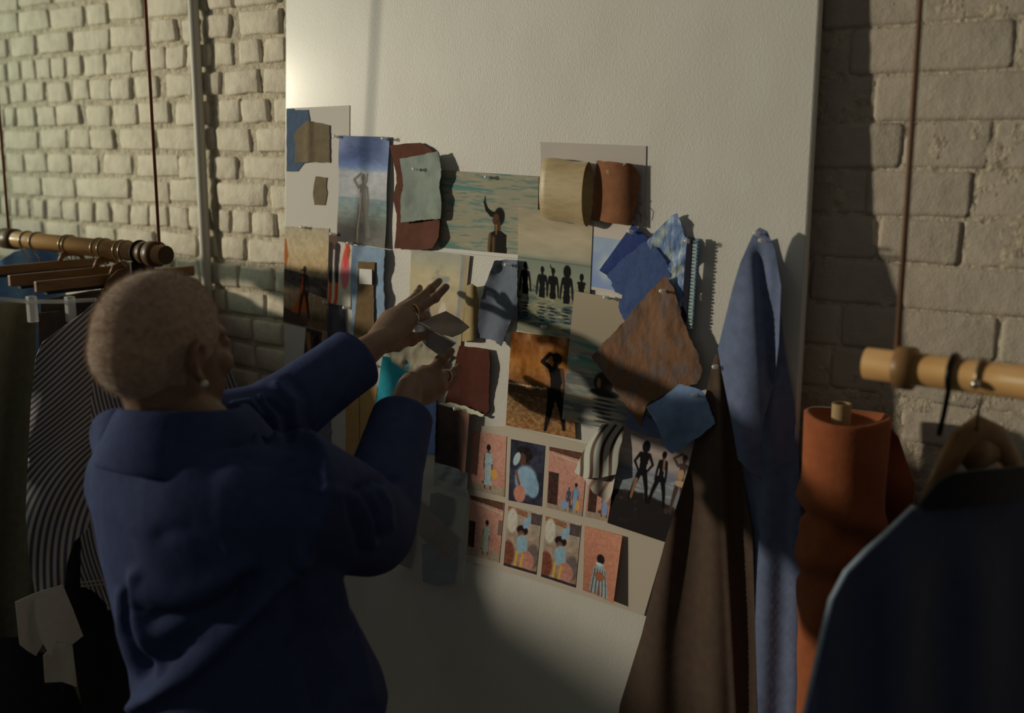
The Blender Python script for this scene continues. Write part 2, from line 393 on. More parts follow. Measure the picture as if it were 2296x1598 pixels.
# the big leaning pinboard
m_board = mat('board_gloss_paint', (.77, .76, .71), 0.46, 0.36, ((900, 0.3, 0.0006), (380, 0.34, 0.0013)), (14, (.72, .705, .65), 0.35, 0.7), stretch=(1, 1, 0.55), coat=0.38)
bl0, bl1 = board(640, 0), board(636, 900); br0, br1 = board(1838, 0), board(1790, 870)
def ext(a, b, z): k = (z - a[2]) / (b[2] - a[2]); return a[0] + (b[0] - a[0]) * k
vs = []; NBZ = 24
for z in (0.02, 2.45):
    for x, y in ((ext(bl0, bl1, z), 0), (ext(br0, br1, z), 0), (ext(br0, br1, z) , 1), (ext(bl0, bl1, z), 1)):
        vs.append((x, bdY(z) + y * 0.015, z))
mk('pinboard', vs, [(0, 3, 2, 1), (4, 5, 6, 7), (0, 1, 5, 4), (1, 2, 6, 5), (2, 3, 7, 6), (3, 0, 4, 7)], m_board, None, smooth=False, bevel=0.003,
   label='tall glossy white panel leaning on the brick wall, used as pinboard', cat='pinboard')

# ------------------------------------------------------------------ prints: painted as colours on a fine grid of the sheet itself
class Art:
    """u to the right, v down; x = u * aspect so that a circle stays round"""
    def __init__(s, u, v, asp): s.u, s.v, s.x, s.asp = u, v, u * asp, asp; s.c = np.zeros((len(u), 3)) + 128.0
    def grad(s, stops):
        vs = [a for a, _ in stops]
        for k in range(3): s.c[:, k] = np.interp(s.v, vs, [c[k] for _, c in stops])
        return s
    def mix(s, w, col): s.c = s.c * (1 - w[:, None]) + np.array(col, float)[None] * w[:, None]; return s
    def band(s, v0, v1, col, e=.008): return s.mix(ss(v0 - e, v0 + e, s.v) * (1 - ss(v1 - e, v1 + e, s.v)), col)
    def rect(s, u0, v0, u1, v1, col, e=.006):
        return s.mix(ss(u0 - e, u0 + e, s.u) * (1 - ss(u1 - e, u1 + e, s.u)) * ss(v0 - e, v0 + e, s.v) * (1 - ss(v1 - e, v1 + e, s.v)), col)
    def ell(s, cx, cy, rx, ry, col, a=0, e=.15):
        dx, dy = s.x - cx, s.v - cy; ca, sa = math.cos(a), math.sin(a)
        d = np.sqrt(((dx * ca + dy * sa) / rx) ** 2 + ((-dx * sa + dy * ca) / ry) ** 2); return s.mix(1 - ss(1 - e, 1 + e, d), col)
    def cap(s, pts, rs, col, e=.006):
        w = np.zeros(len(s.u))
        for (a, b, ra, rb) in zip(pts[:-1], pts[1:], rs[:-1], rs[1:]):
            ax, ay = a; bx, by = b; L = (bx - ax) ** 2 + (by - ay) ** 2 + 1e-12
            t = np.clip(((s.x - ax) * (bx - ax) + (s.v - ay) * (by - ay)) / L, 0, 1)
            d = np.hypot(s.x - ax - t * (bx - ax), s.v - ay - t * (by - ay)) - (ra + (rb - ra) * t); w = np.maximum(w, 1 - ss(-e, e, d))
        return s.mix(w, col)
    def poly(s, pts, col): return s.mix(inside(pts, s.x, s.v).astype(float), col)
    def noise(s, sx, sy, amt, seed=1, mask=None):
        n = (fbm(s.x * sx, s.v * sy, seed) - .45) * 2 * amt
        if mask is not None: n = n * mask
        s.c = np.clip(s.c + n[:, None], 2, 255); return s
    def waves(s, v0, v1, col, sx, sy, amt=.7, seed=2, lo=.45, hi=.6):
        m = ss(v0, v0 + .02, s.v) * (1 - ss(v1 - .01, v1, s.v))
        return s.mix(ss(lo, hi, fbm(s.x * sx, s.v * sy, seed)) * m * amt, col)
    def person(s, cx, top, h, col, bottom=None, arms='down', hair=1.0, spread=.03, w=1.0, horn=False):
        """a small printed standing figure"""
        q = h; hd = .065 * q
        s.ell(cx, top + hd, hd * .72 * hair, hd * hair, col)
        s.cap([(cx, top + 1.5 * hd), (cx, top + .2 * q)], [.022 * q, .03 * q], col)
        sh = top + .19 * q
        s.cap([(cx - .082 * q * w, sh), (cx + .082 * q * w, sh)], [.03 * q, .03 * q], col)
        L_ = [(-.105, 0), (-.085, .10), (-.066, .19), (-.074, .26), (-.088, .33), (-.08, .37)]
        s.poly([(cx + a_ * q * w, sh + b_ * q) for a_, b_ in L_] + [(cx - a_ * q * w, sh + b_ * q) for a_, b_ in L_[::-1]], col)
        if arms == 'down':
            for k in (-1, 1): s.cap([(cx + k * .1 * q * w, sh + .02 * q), (cx + k * .135 * q * w, top + .36 * q), (cx + k * .15 * q * w, top + .54 * q)], [.026 * q, .022 * q, .016 * q], col)
        elif arms == 'hips':
            for k in (-1, 1): s.cap([(cx + k * .1 * q, sh + .02 * q), (cx + k * .175 * q, top + .34 * q), (cx + k * .09 * q, top + .47 * q)], [.026 * q, .022 * q, .018 * q], col)
        elif arms == 'up':
            s.cap([(cx - .1 * q, sh + .02 * q), (cx - .2 * q, top + .1 * q), (cx - .05 * q, top + .0 * q)], [.026 * q, .022 * q, .016 * q], col)
            s.cap([(cx + .1 * q, sh + .02 * q), (cx + .135 * q, top + .36 * q), (cx + .13 * q, top + .55 * q)], [.026 * q, .022 * q, .016 * q], col)
        if bottom is None:
            for k in (-1, 1): s.cap([(cx + k * .045 * q, top + .5 * q), (cx + k * (.045 * q + spread * .6), top + .74 * q), (cx + k * (.045 * q + spread), top + .98 * q)], [.05 * q, .036 * q, .022 * q], col)
        else: s.poly([(cx - .085 * q * w, top + .5 * q), (cx + .085 * q * w, top + .5 * q), (cx + .075 * q * w, bottom), (cx - .075 * q * w, bottom)], col)
        if horn: s.cap([(cx - .02 * q, top + .03 * q), (cx - .06 * q, top - .0 * q), (cx - .07 * q, top - .05 * q)], [.016 * q, .012 * q, .004 * q], col)
        return s

def printed(name, quad, off, paint, k, label, cat='photo', group=None, curl=None, res=1.5, m=None, parent=None, mapf=None):
    """a paper print: quad of photo corners (TL, TR, BR, BL) on the board, curl(u, v) lifts it off the board in metres"""
    q = np.array(quad, float); wpx = (np.linalg.norm(q[1] - q[0]) + np.linalg.norm(q[2] - q[3])) / 2; hpx = (np.linalg.norm(q[3] - q[0]) + np.linalg.norm(q[2] - q[1])) / 2
    c3 = [board(*p, off) for p in quad]
    wm = np.linalg.norm(c3[1] - c3[0]); hm = np.linalg.norm(c3[3] - c3[0])
    nu, nv = max(6, int(wpx / res)), max(6, int(hpx / res))
    U, Vv = np.meshgrid(np.linspace(0, 1, nu + 1), np.linspace(0, 1, nv + 1)); U = U.ravel(); Vv = Vv.ravel()
    P = (1 - Vv)[:, None] * ((1 - U)[:, None] * c3[0] + U[:, None] * c3[1]) + Vv[:, None] * ((1 - U)[:, None] * c3[3] + U[:, None] * c3[2])
    if curl is not None: P = P + BN[None] * curl(U, Vv)[:, None]
    a = Art(U, Vv, wm / hm); paint(a)
    k = .8 * k + .2 * k.mean(); colr = np.clip((s2l(np.clip(a.c, 0, 255)) / k) ** 1.05 * .8, .003, .86)
    Fs = [(j * (nu + 1) + i, j * (nu + 1) + i + 1, (j + 1) * (nu + 1) + i + 1, (j + 1) * (nu + 1) + i) for j in range(nv) for i in range(nu)]
    return mk(name, P, Fs, m or m_print, parent, col=colr, solid=0.0004, label=label, cat=cat, group=group)

m_print = mat('photo_print', rough=0.65, spec=0.08, vcol='Col', bumps=((30, 0.05, 0.002),))
m_gloss = mat('glossy_photo_print', rough=0.5, spec=0.16, vcol='Col', bumps=((25, 0.08, 0.003),))
m_paper = mat('white_paper', (.72, .68, .635), 0.75, 0.25, ((300, 0.08, 0.0005), (18, 0.1, 0.004)))
m_tape = mat('clear_tape', (0.8, 0.8, 0.75), 0.2, 0.5, alpha=0.25)

def mixk(u, a=KL, b=KS): return a * (1 - u) + b * u

# white sheet with blue and brown swatches, top left
paper_l = sheet('paper_sheet', [(642, 243), (784, 236), (783, 420), (781, 540), (640, 545)], m_paper, .0015, step=26, solid=.0004,
      label='white paper at the top left of the board under the blue cornered swatch', cat='paper')
sheet('fabric_swatch', [(643, 244), (657, 243), (661, 247), (691, 246), (695, 268), (694, 364), (682, 366), (668, 384), (643, 384)], cloth('blue_felt', (.12, .19, .33)), .003, step=10, fray=.6,
      label='flat blue swatch with cut corners on the top left paper', cat='swatch')
sheet('fabric_swatch', [(688, 271), (714, 275), (739, 281), (740, 365), (700, 363), (661, 364), (663, 325), (659, 303), (669, 288)], cloth('umber_linen', (88, 77, 57), scale=500),
      .0045, fold=lambda x, y: .006 * np.exp(-((x - 692) / 7) ** 2), step=7, fray=.7, label='grey brown linen swatch with a centre crease over the blue swatch', cat='swatch')
sheet('fabric_swatch', [(708, 395), (734, 398), (732, 413), (732, 423), (734, 430), (732, 445), (729, 460), (705, 459), (702, 430), (704, 415)], MATS['umber_linen'], .003, step=8, fray=.5,
      label='small grey brown linen scrap on the top left white paper', cat='swatch')

# tall glossy sky and sea photo
def art_tall(a):
    a.grad([(0, (38, 58, 92)), (.18, (34, 54, 92)), (.28, (74, 92, 122)), (.33, (132, 132, 128)), (.56, (122, 120, 114)), (.575, (84, 100, 100)), (.70, (82, 92, 82)), (.84, (58, 56, 48)), (1, (66, 62, 52))])
    a.mix(ss(.5, .0, np.abs(a.u - .5) * 1.0) * 0 + (1 - ss(0, .3, a.v)) * ss(.25, .5, np.abs(a.u - .5)) * .6, (110, 116, 136))
    a.noise(18, 40, 14, 3); a.waves(.57, .75, (108, 116, 106), 8, 60, .5, 4)
    a.poly([(0, .82), (a.asp * .45, .86), (a.asp * .4, 1), (0, 1)], (46, 40, 36))
    x = a.asp * .5
    a.person(x, .34, .62, (70, 62, 54), arms='up', w=.7); a.cap([(x + .01, .46), (x + .05, .40), (x + .055, .345)], [.014, .012, .01], (76, 66, 56))
    a.cap([(x - .02, .52), (x - .03, .7), (x - .06, .86), (x - .07, .98)], [.004] * 4, (170, 140, 100))
    a.cap([(x + .03, .5), (x + .05, .62), (x + .08, .9)], [.02, .024, .03], (82, 76, 66))
printed('photo_print', [(761, 304), (874, 307), (867, 557), (758, 541)], .006, art_tall, KL, 'tall glossy photo of a figure with raised arms against blue sky and sea',
        curl=lambda u, v: .005 * u ** 4 * (.35 + .65 * v) + .002 * (1 - u) ** 2 * v + .0012 * np.sin(v * 9 + u * 4), m=m_gloss)
# brown cloth and aqua organza
m_rust = cloth('brown_wool', (74, 43, 32), bump=.4)
sheet('fabric_swatch', [(874, 326), (905, 322), (943, 320), (960, 329), (972, 340), (985, 420), (986, 500), (984, 530), (970, 556), (950, 560), (885, 557), (888, 520), (890, 480), (880, 444), (890, 410), (888, 385)],
      m_rust, .010, fold=lambda x, y: .012 * ss(940, 985, x) * (.3 + .7 * ss(430, 560, y)) + .004 * np.sin(y * .05), step=8, fray=.8,
      label='dark red brown cloth strip with a curling edge behind the aqua swatch', cat='swatch')
sheet('fabric_swatch', [(896, 356), (940, 348), (982, 339), (990, 380), (985, 420), (990, 455), (988, 490), (940, 494), (899, 499), (898, 448), (905, 415), (901, 385)],
      cloth('aqua_organza', (.44, .52, .47), bump=.35, scale=300, var=.85), .023, fold=lambda x, y: .006 * ss(.35, .7, fbm(x * .022, y * .018, 4)) + .003 * np.sin((x - y * .4) * .055), step=6, fray=.8,
      label='pale aqua organza swatch pinned over the brown strip', cat='swatch')
# horned swimmer photo
def sea(a, v0, v1, base, dark, lite, sx=5, sy=45, seed=3):
    a.band(v0, v1, base); a.waves(v0, v1, dark, sx, sy, .75, seed, .46, .62); a.waves(v0, v1, lite, sx * 1.3, sy * 1.2, .5, seed + 9, .5, .66)
def art_horn(a):
    a.grad([(0, (104, 108, 88)), (1, (128, 120, 96))]); sea(a, -.1, 1.1, (122, 116, 92), (74, 100, 90), (140, 128, 100))
    a.ell(a.asp * .2, .19, .5, .02, (72, 104, 96), 0.03); a.ell(a.asp * .1, .93, .22, .03, (78, 104, 88)); a.ell(a.asp * .12, .68, .25, .012, (76, 104, 92))
    d = (18, 13, 11); x = a.asp * .61
    a.cap([(x - .03, .50), (x - .10, .49), (x - .17, .44), (x - .205, .36), (x - .20, .28)], [.036, .034, .026, .018, .006], d)
    a.ell(x + .02, .52, .085, .115, d, .2); a.ell(x - .03, .55, .05, .07, (70, 44, 28), .2); a.cap([(x, .6), (x, .72)], [.045, .05], (60, 40, 26))
    a.poly([(x - .12, .72), (x - .04, .69), (x + .06, .69), (x + .14, .73), (x + .15, .99), (x + .10, 1.0), (x - .12, 1.0), (x - .135, .9)], (20, 16, 14))
    a.cap([(x - .115, .74), (x - .13, .9), (x - .125, .99)], [.02, .02, .015], (84, 60, 34)); a.cap([(x - .06, .78), (x - .06, .95)], [.025, .02], (74, 54, 32)); a.cap([(x - .02, .62), (x - .02, .73)], [.012, .008], (120, 84, 44))
    a.band(.955, 1.2, (170, 162, 142), .002)
printed('photo_print', [(988, 381), (1208, 395), (1203, 583), (985, 563)], .005, art_horn, KL, 'photo of a swimmer with a curved horn in pale green sea')
# pale sheet, cream ribbon loop and brown leathery cloth
sheet('paper_sheet', [(1212, 318), (1449, 327), (1446, 510), (1440, 560), (1215, 520)], mat('pink_white_paper', (.64, .59, .56), .8, .2, ((16, .12, .004),)), .002, step=30, solid=.0004,
      label='faint off white paper behind the cream ribbon and the brown curved cloth', cat='paper')
RV = []; RF = []; nn_ = 28; mm_ = 12
c_l, c_r = board(1233, 422, .004), board(1331, 436, .004)
UB = np.cross(np.array([1.0, 0, 0]), BN); UB = UB * (1 if UB[2] > 0 else -1)
for i in range(mm_ + 1):
    t_ = i / mm_; cc_ = c_l + (c_r - c_l) * t_; hh = .051 + .001 * t_ + .0012 * math.sin(7 * t_)
    for j in range(nn_ + 1):
        an = math.pi * 2 * j / nn_
        RV.append(cc_ + UB * (hh * math.sin(an)) + BN * (.017 * (1 - math.cos(an)) * (1 - .12 * (t_ < .05))))
for i in range(mm_):
    for j in range(nn_): RF.append((i * (nn_ + 1) + j, i * (nn_ + 1) + j + 1, (i + 1) * (nn_ + 1) + j + 1, (i + 1) * (nn_ + 1) + j))
mk('ribbon_loop', RV, RF, mat('cream_satin', (.58, .45, .25), .42, .45, ((900, .15, .0004),), (40, (.48, .36, .18), .4, .7), sheen=.3, stretch=(1, 1, 4)), None, solid=.0012,
   label='cream satin ribbon rolled into a wide loop on the board', cat='ribbon')
sheet('fabric_swatch', [(1338, 360), (1378, 363), (1418, 368), (1434, 391), (1431, 425), (1428, 456), (1415, 505), (1370, 500), (1327, 490), (1331, 430)], cloth('tan_suede', (104, 68, 44), var=.7), .007,
      fold=lambda x, y: .032 * np.sin(np.clip((x - 1326) / 110, 0, 1) * math.pi) ** .8, step=7, fray=1.2, label='bulging tan brown suede piece right of the cream ribbon', cat='swatch')
m_thread = mat('dark_thread', alb((60, 45, 32)), .9)
th = MB()
for (a, b) in [((1430, 452), (1450, 492)), ((1427, 462), (1436, 500)), ((1424, 474), (1440, 486)), ((1432, 440), (1438, 458)), ((1420, 486), (1428, 505))]:
    mid = ((a[0] + b[0]) / 2 + 4, (a[1] + b[1]) / 2); th.tube([board(*a, .012), board(*mid, .014), board(*b, .008)], .0005, 5)
th.build('frayed_threads', m_thread, bpy.data.objects['fabric_swatch.005'] if 'fabric_swatch.005' in bpy.data.objects else None)
sheet('adhesive_tape', [(1358, 384), (1382, 364), (1405, 366), (1368, 398)], m_tape, .037, step=14, solid=.0003, label='short strip of clear tape on the tan suede piece', cat='tape')

# five waders photo
def art_five(a):
    a.grad([(0, (122, 112, 88)), (.2, (138, 126, 98)), (.36, (130, 122, 98)), (.40, (98, 104, 86)), (.52, (110, 112, 92)), (.7, (112, 106, 80)), (1, (84, 90, 76))])
    a.noise(5, 18, 12, 4, 1 - ss(.36, .40, a.v)); a.mix(ss(.39, .395, a.v) * (1 - ss(.40, .405, a.v)), (84, 88, 76))
    sea(a, .60, 1.1, (104, 102, 78), (52, 70, 70), (146, 130, 92), 7, 40, 8); a.waves(.70, .95, (34, 48, 56), 12, 40, .6, 21)
    d = (12, 10, 10)
    for (fx, top, h, hair, horn) in ((.11, .43, .42, 1, 0), (.35, .445, .42, 1, 0), (.5, .445, .43, .95, 1), (.69, .435, .46, 1.75, 0), (.885, .465, .40, 1.1, 0)):
        x = fx * a.asp
        a.person(x, top, h, d, bottom=top + .255 + (.03 if hair > 1.5 else 0) - (.05 if fx > .85 else 0), hair=hair, horn=bool(horn), arms='down' if fx < .8 else None, w=.9)
        a.waves(top + .25, top + .42, d, 9, 50, .0, 3)
        for j in range(5): a.ell(x + .012 * math.sin(j * 2.2), top + .33 + .026 * j, .05 - .006 * j, .006, (26, 30, 34))
printed('photo_print', [(1162, 465), (1330, 483), (1318, 768), (1160, 741)], .008, art_five, mixk(.15), 'photo of five dark figures wading hand in hand in the sea')
# pale blue print with white border
def art_pale(a):
    a.grad([(0, (126, 134, 140)), (.4, (122, 132, 146)), (1, (104, 116, 138))]); a.mix(ss(.3, .0, np.hypot(a.u - .45, a.v - .65)) * .7, (168, 170, 158))
    a.noise(6, 6, 10, 5); a.band(-.1, .22, (152, 142, 124), .004); a.band(.955, 1.1, (150, 140, 122), .004)
printed('photo_print', [(1328, 494), (1424, 508), (1400, 662), (1321, 648)], .006, art_pale, mixk(.15), 'pale blue print with white border beside the dark blue diamond')
# large beach photo under the brown gauze
def art_beach(a):
    a.grad([(0, (118, 106, 84)), (.3, (112, 102, 82)), (.38, (104, 104, 86)), (.5, (112, 104, 84)), (1, (106, 98, 80))])
    sea(a, .36, 1.1, (112, 104, 84), (70, 84, 80), (134, 120, 92), 4, 24, 5); a.waves(.62, 1.1, (64, 66, 64), 5, 30, .7, 31)
    for (x, v, rx) in ((.25, .40, .16), (.10, .53, .28), (.2, .5, .1), (.35, .56, .2)): a.ell(x * a.asp, v, rx, .018, (64, 98, 84), .12)
    a.band(.525, .565, (92, 110, 90), .02); a.ell(a.asp * .42, .655, .085, .085, (40, 32, 28)); a.ell(a.asp * .44, .73, .13, .03, (34, 30, 28)); a.ell(a.asp * .37, .66, .018, .04, (100, 76, 52))
    for j in range(6): a.ell(a.asp * (.44 + .02 * math.sin(j * 1.9)), .79 + .033 * j, .10 - .006 * j, .008, (44, 44, 44))
printed('photo_print', [(1288, 652), (1492, 690), (1468, 985), (1260, 939)], .011, art_beach, mixk(.3), 'large beach photo with a dark head in the water beneath the brown gauze')
# ochre cliff photo
def art_cliff(a):
    a.grad([(0, (84, 52, 24)), (.3, (118, 76, 34)), (.5, (96, 64, 34)), (.53, (64, 46, 30)), (.60, (66, 48, 32)), (.64, (80, 60, 38)), (1, (104, 74, 42))])
    a.noise(9, 5, 46, 6, 1 - ss(.48, .55, a.v)); a.noise(40, 60, 34, 7, ss(.6, .65, a.v)); a.noise(30, 30, 10, 2)
    for i in range(11): a.ell(a.asp * (.02 + .055 * i), .545 + .012 * math.sin(i * 3.1), .022, .012, (128, 104, 74))
    a.cap([(0, .625), (a.asp, .64)], [.004, .004], (50, 36, 24))
    d = (14, 10, 9); x = a.asp * .76; t = .17
    a.ell(x + .01, t + .05, .055, .058, d); a.cap([(x, t + .08), (x - .02, t + .15)], [.025, .03], d)
    a.poly([(x - .1, t + .13), (x + .06, t + .145), (x + .05, t + .3), (x + .02, t + .42), (x - .08, t + .42), (x - .075, t + .28)], d)
    a.cap([(x - .09, t + .14), (x - .17, t + .10), (x - .08, t + .01), (x - .03, t + .02)], [.026, .022, .018, .014], d); a.cap([(x + .06, t + .16), (x + .075, t + .3), (x + .08, t + .46)], [.024, .02, .014], (58, 42, 32))
    a.cap([(x - .06, t + .4), (x - .09, t + .58), (x - .14, t + .80)], [.05, .034, .016], d); a.cap([(x - .0, t + .4), (x + .05, t + .58), (x + .06, t + .76)], [.048, .034, .016], d)
printed('photo_print', [(1147, 742), (1280, 759), (1291, 984), (1134, 953)], .009, art_cliff, mixk(.45), 'ochre photo of a dark figure standing before a sandy cliff')

# left column: desert walker, boots cut-out, charcoal strip, dark portrait
def art_desert(a):
    a.grad([(0, (126, 114, 90)), (.2, (140, 124, 92)), (.40, (134, 112, 78)), (.47, (104, 84, 62)), (.50, (58, 46, 40)), (.56, (62, 48, 40)), (.66, (118, 98, 72)), (.8, (110, 88, 62)), (.9, (66, 50, 38)), (1, (92, 70, 48))])
    a.poly([(0, .44), (a.asp * .4, .46), (a.asp * .6, .53), (a.asp, .60), (a.asp, .68), (a.asp * .5, .64), (0, .55)], (54, 44, 40)); a.noise(30, 30, 16, 8)
    a.cap([(.0, .15), (.03, .3), (.02, .42)], [.03, .035, .01], (120, 66, 26))
    x = a.asp * .48
    a.poly([(x - .05, .6), (x + .06, .6), (x + .05, .84), (x - .20, .88), (x - .1, .74)], (128, 62, 22))
    a.person(x, .385, .52, (34, 22, 20), arms='down', w=.75, spread=.05); a.ell(x - .02, .42, .045, .008, (40, 26, 20), -.4)
    a.cap([(x - .03, .5), (x - .05, .66)], [.012, .016], (120, 52, 22)); a.poly([(0, .84), (.2, .88), (.4, .97), (.3, 1), (0, .98)], (60, 44, 34))
printed('photo_print', [(639, 507), (738, 512), (732, 744), (635, 722)], .004, art_desert, mixk(.2), 'photo of a walker in a flame coloured cape on sand, left edge of board')
def art_boots(a):
    a.c[:] = (148, 138, 118); a.rect(.02, .0, .42, .2, (70, 52, 38))
    for (x, x2) in ((.09, .12), (.34, .38)):
        a.cap([(x * a.asp * 1.2, .16), (x2 * a.asp, .4), ((x2 + .02) * a.asp, .68)], [.055, .045, .032], (36, 28, 28)); a.cap([((x2 + .02) * a.asp, .68), ((x2 + .02) * a.asp, .86), ((x2 - .03) * a.asp, .95)], [.032, .03, .034], (150, 58, 24))
    a.cap([(.78 * a.asp, .04), (.84 * a.asp, .2)], [.03, .05], (150, 56, 30)); a.ell(.74 * a.asp, .48, .085, .26, (158, 84, 82)); a.ell(.76 * a.asp, .3, .05, .14, (166, 58, 48))
    a.ell(.86 * a.asp, .22, .03, .1, (120, 60, 28))
printed('photo_print', [(737, 524), (790, 531), (786, 690), (732, 690)], .003, art_boots, mixk(.2), 'narrow print of dark legs in orange boots beside a pink vase')
sheet('fabric_swatch', [(737, 680), (769, 685), (778, 760), (772, 912), (700, 900), (731, 810)], cloth('charcoal_wool', (38, 36, 42), KS * 1.6), .008, fold=lambda x, y: .003 * np.sin(x * .2), step=10, fray=.6,
      label='charcoal wool strip hanging below the orange boots print', cat='swatch')
def art_dark(a):
    a.c[:] = (40, 30, 24); a.cap([(.1, .2), (.3, .9)], [.1, .05], (84, 62, 40)); a.ell(.6 * a.asp, .4, .12, .3, (26, 20, 20)); a.rect(.85, 0, 1, 1, (96, 74, 50)); a.noise(10, 10, 14, 4)
printed('photo_print', [(686, 735), (730, 746), (724, 812), (680, 812)], .003, art_dark, mixk(.6), 'dark brown print below the desert walker photo')
# blue framed swatch with brown centre
m_blue2 = cloth('washed_blue_linen', (98, 114, 142), mixk(.2), bump=.4)
sheet('fabric_swatch', [(790, 550), (826, 553), (863, 558), (860, 620), (863, 700), (860, 790), (822, 784), (785, 771), (790, 700), (786, 620)], m_blue2, .010, fold=lambda x, y: .006 * np.sin((y - 550) * .04) ** 2 + .004 * ss(830, 863, x), step=8, fray=1,
      label='washed blue linen strip with a brown centre panel and white tag', cat='swatch')
br_ = sheet('fabric_swatch', [(803, 586), (841, 588), (838, 640), (839, 720), (834, 772), (792, 764), (798, 690), (802, 640)], cloth('dark_olive_wool', (78, 62, 38), mixk(.3)), .018, fold=lambda x, y: .004 * np.sin((y - 550) * .04) ** 2, step=8, fray=.8,
      label='dark olive brown panel laid on the washed blue linen', cat='swatch')
sheet('paper_tag', [(806, 602), (834, 604), (834, 638), (805, 636)], mat('tag_paper', alb((160, 152, 136), mixk(.2)), .7), .0245, step=12, solid=.0004, label='small white paper tag on the dark olive panel', cat='tag')
# photo behind the hands
def art_clouds(a):
    a.grad([(0, (118, 116, 100)), (.2, (140, 128, 96)), (.42, (136, 122, 92)), (.55, (120, 106, 84)), (1, (100, 92, 78))]); a.mix(ss(.5, .7, fbm(a.x * 7 + a.v * 5, a.v * 9, 3)) * (1 - ss(.2, .4, a.v)) * .7, (92, 98, 92))
    a.poly([(0, .42), (a.asp * .25, .40), (a.asp * .2, .6), (0, .6)], (78, 72, 64)); a.ell(a.asp * .3, .52, .06, .12, (64, 52, 46)); a.ell(a.asp * .35, .60, .06, .1, (30, 28, 28)); a.ell(a.asp * .62, .55, .05, .14, (150, 138, 116)); a.ell(a.asp * .56, .62, .03, .08, (36, 34, 36))
    a.rect(.87, .0, .93, 1, (104, 104, 92)); a.rect(.93, 0, 1, 1, (120, 106, 80)); a.noise(14, 14, 8, 4)
printed('photo_print', [(922, 557), (1054, 573), (1026, 842), (912, 822)], .006, art_clouds, mixk(.3), 'print of a clouded sky behind the reaching hands')
# yellow folded ribbon, blue tulle
sheet('ribbon_strip', [(1047, 640), (1058, 636), (1068, 642), (1073, 672), (1066, 762), (1052, 764), (1036, 765), (1042, 700)], cloth('yellow_satin', (.50, .38, .17), mixk(.25), rough=.5), .008, fold=lambda x, y: .014 * np.sin(np.clip((x - 1040) / 33, 0, 1) * math.pi), step=6,
      label='folded yellow satin ribbon right of the clouded print', cat='ribbon')
sheet('fabric_swatch', [(1108, 585), (1130, 582), (1161, 583), (1160, 650), (1160, 716), (1147, 718), (1135, 745), (1124, 776), (1113, 769), (1110, 762), (1069, 757), (1074, 691), (1086, 644)],
      cloth('blue_tulle', (.26, .31, .42), mixk(.2), bump=.6, scale=120, alpha=(60, .75, 1)), .013, fold=lambda x, y: .014 * ss(.3, .7, fbm(x * .03, y * .02, 6)) + .005 * np.sin((x + y * .3) * .09), step=6, fray=1,
      label='crumpled light blue tulle scrap left of the five waders photo', cat='swatch')
# blue cluster at the right
sheet('fabric_swatch', [(1419, 502), (1456, 537), (1494, 585), (1440, 602), (1372, 630), (1360, 616), (1344, 606), (1380, 556)], cloth('royal_blue_silk', (24, 40, 84), mixk(.2), rough=.5), .012, fold=lambda x, y: .002 * np.sin((x + y) * .03), step=9, fray=.4,
      label='royal blue silk square hung by one corner', cat='swatch')
def gauze(name, c1, c2, alo, ahi, k, stretch=(1, 1, 1), rough=.8):
    return mat(name, tuple(.75 * q for q in alb(c1, k)), rough, .25, ((500, .3, .0006), (60, .5, .006)), (38, tuple(.75 * q for q in alb(c2, k)), .48, .62), sheen=.2, alpha=(70, alo, ahi), stretch=stretch)
sheet('fabric_swatch', [(1451, 541), (1475, 515), (1500, 488), (1518, 478), (1527, 500), (1536, 532), (1551, 533), (1545, 600), (1531, 684), (1520, 692), (1500, 700), (1480, 660), (1470, 600)],
      gauze('sky_blue_plastic_gauze', (80, 100, 134), (128, 138, 146), .85, 1, mixk(.15), (1.6, 1, 1), .45), .013, fold=lambda x, y: .010 * ss(.3, .7, fbm(x * .02, y * .035, 8)), step=7, fray=1.2,
      label='sheer sky blue gauze rising to a point behind the blue squares', cat='swatch')
sheet('fabric_swatch', [(1436, 548), (1452, 541), (1475, 560), (1494, 584), (1507, 629), (1500, 660), (1470, 672), (1431, 690), (1402, 720), (1394, 705), (1387, 688), (1395, 661), (1379, 654), (1362, 615), (1395, 580)],
      cloth('denim_blue_mesh', (50, 64, 96), mixk(.2), bump=.6, scale=200, alpha=(90, .88, 1)), .018, fold=lambda x, y: .005 * fbm(x * .02, y * .02, 3), step=7, fray=2.5,
      label='denim blue mesh with frayed edges over the royal blue square', cat='swatch')
sheet('ribbon_strip', [(1541, 531), (1553, 531), (1546, 640), (1539, 720), (1528, 720), (1534, 620)], cloth('navy_ribbon', (24, 24, 34), mixk(.2)), .026, step=7, label='narrow navy ribbon beside the sequin trim', cat='ribbon')
seq = empty('sequin_trim', board(1550, 745, .022), 'ladder of pale blue glass sequins beside the navy ribbon', 'trim')
m_seq = mat('sequin_glass', alb((126, 150, 150), mixk(.1)), .12, .8, ((200, .3, .001),), metal=.4)
m_seqd = mat('sequin_backing', alb((60, 84, 100), mixk(.1)), .5, .4)
sheet('backing_tape', [(1554, 533), (1568, 536), (1553, 744), (1540, 738)], m_seqd, .022, step=12, parent=seq)
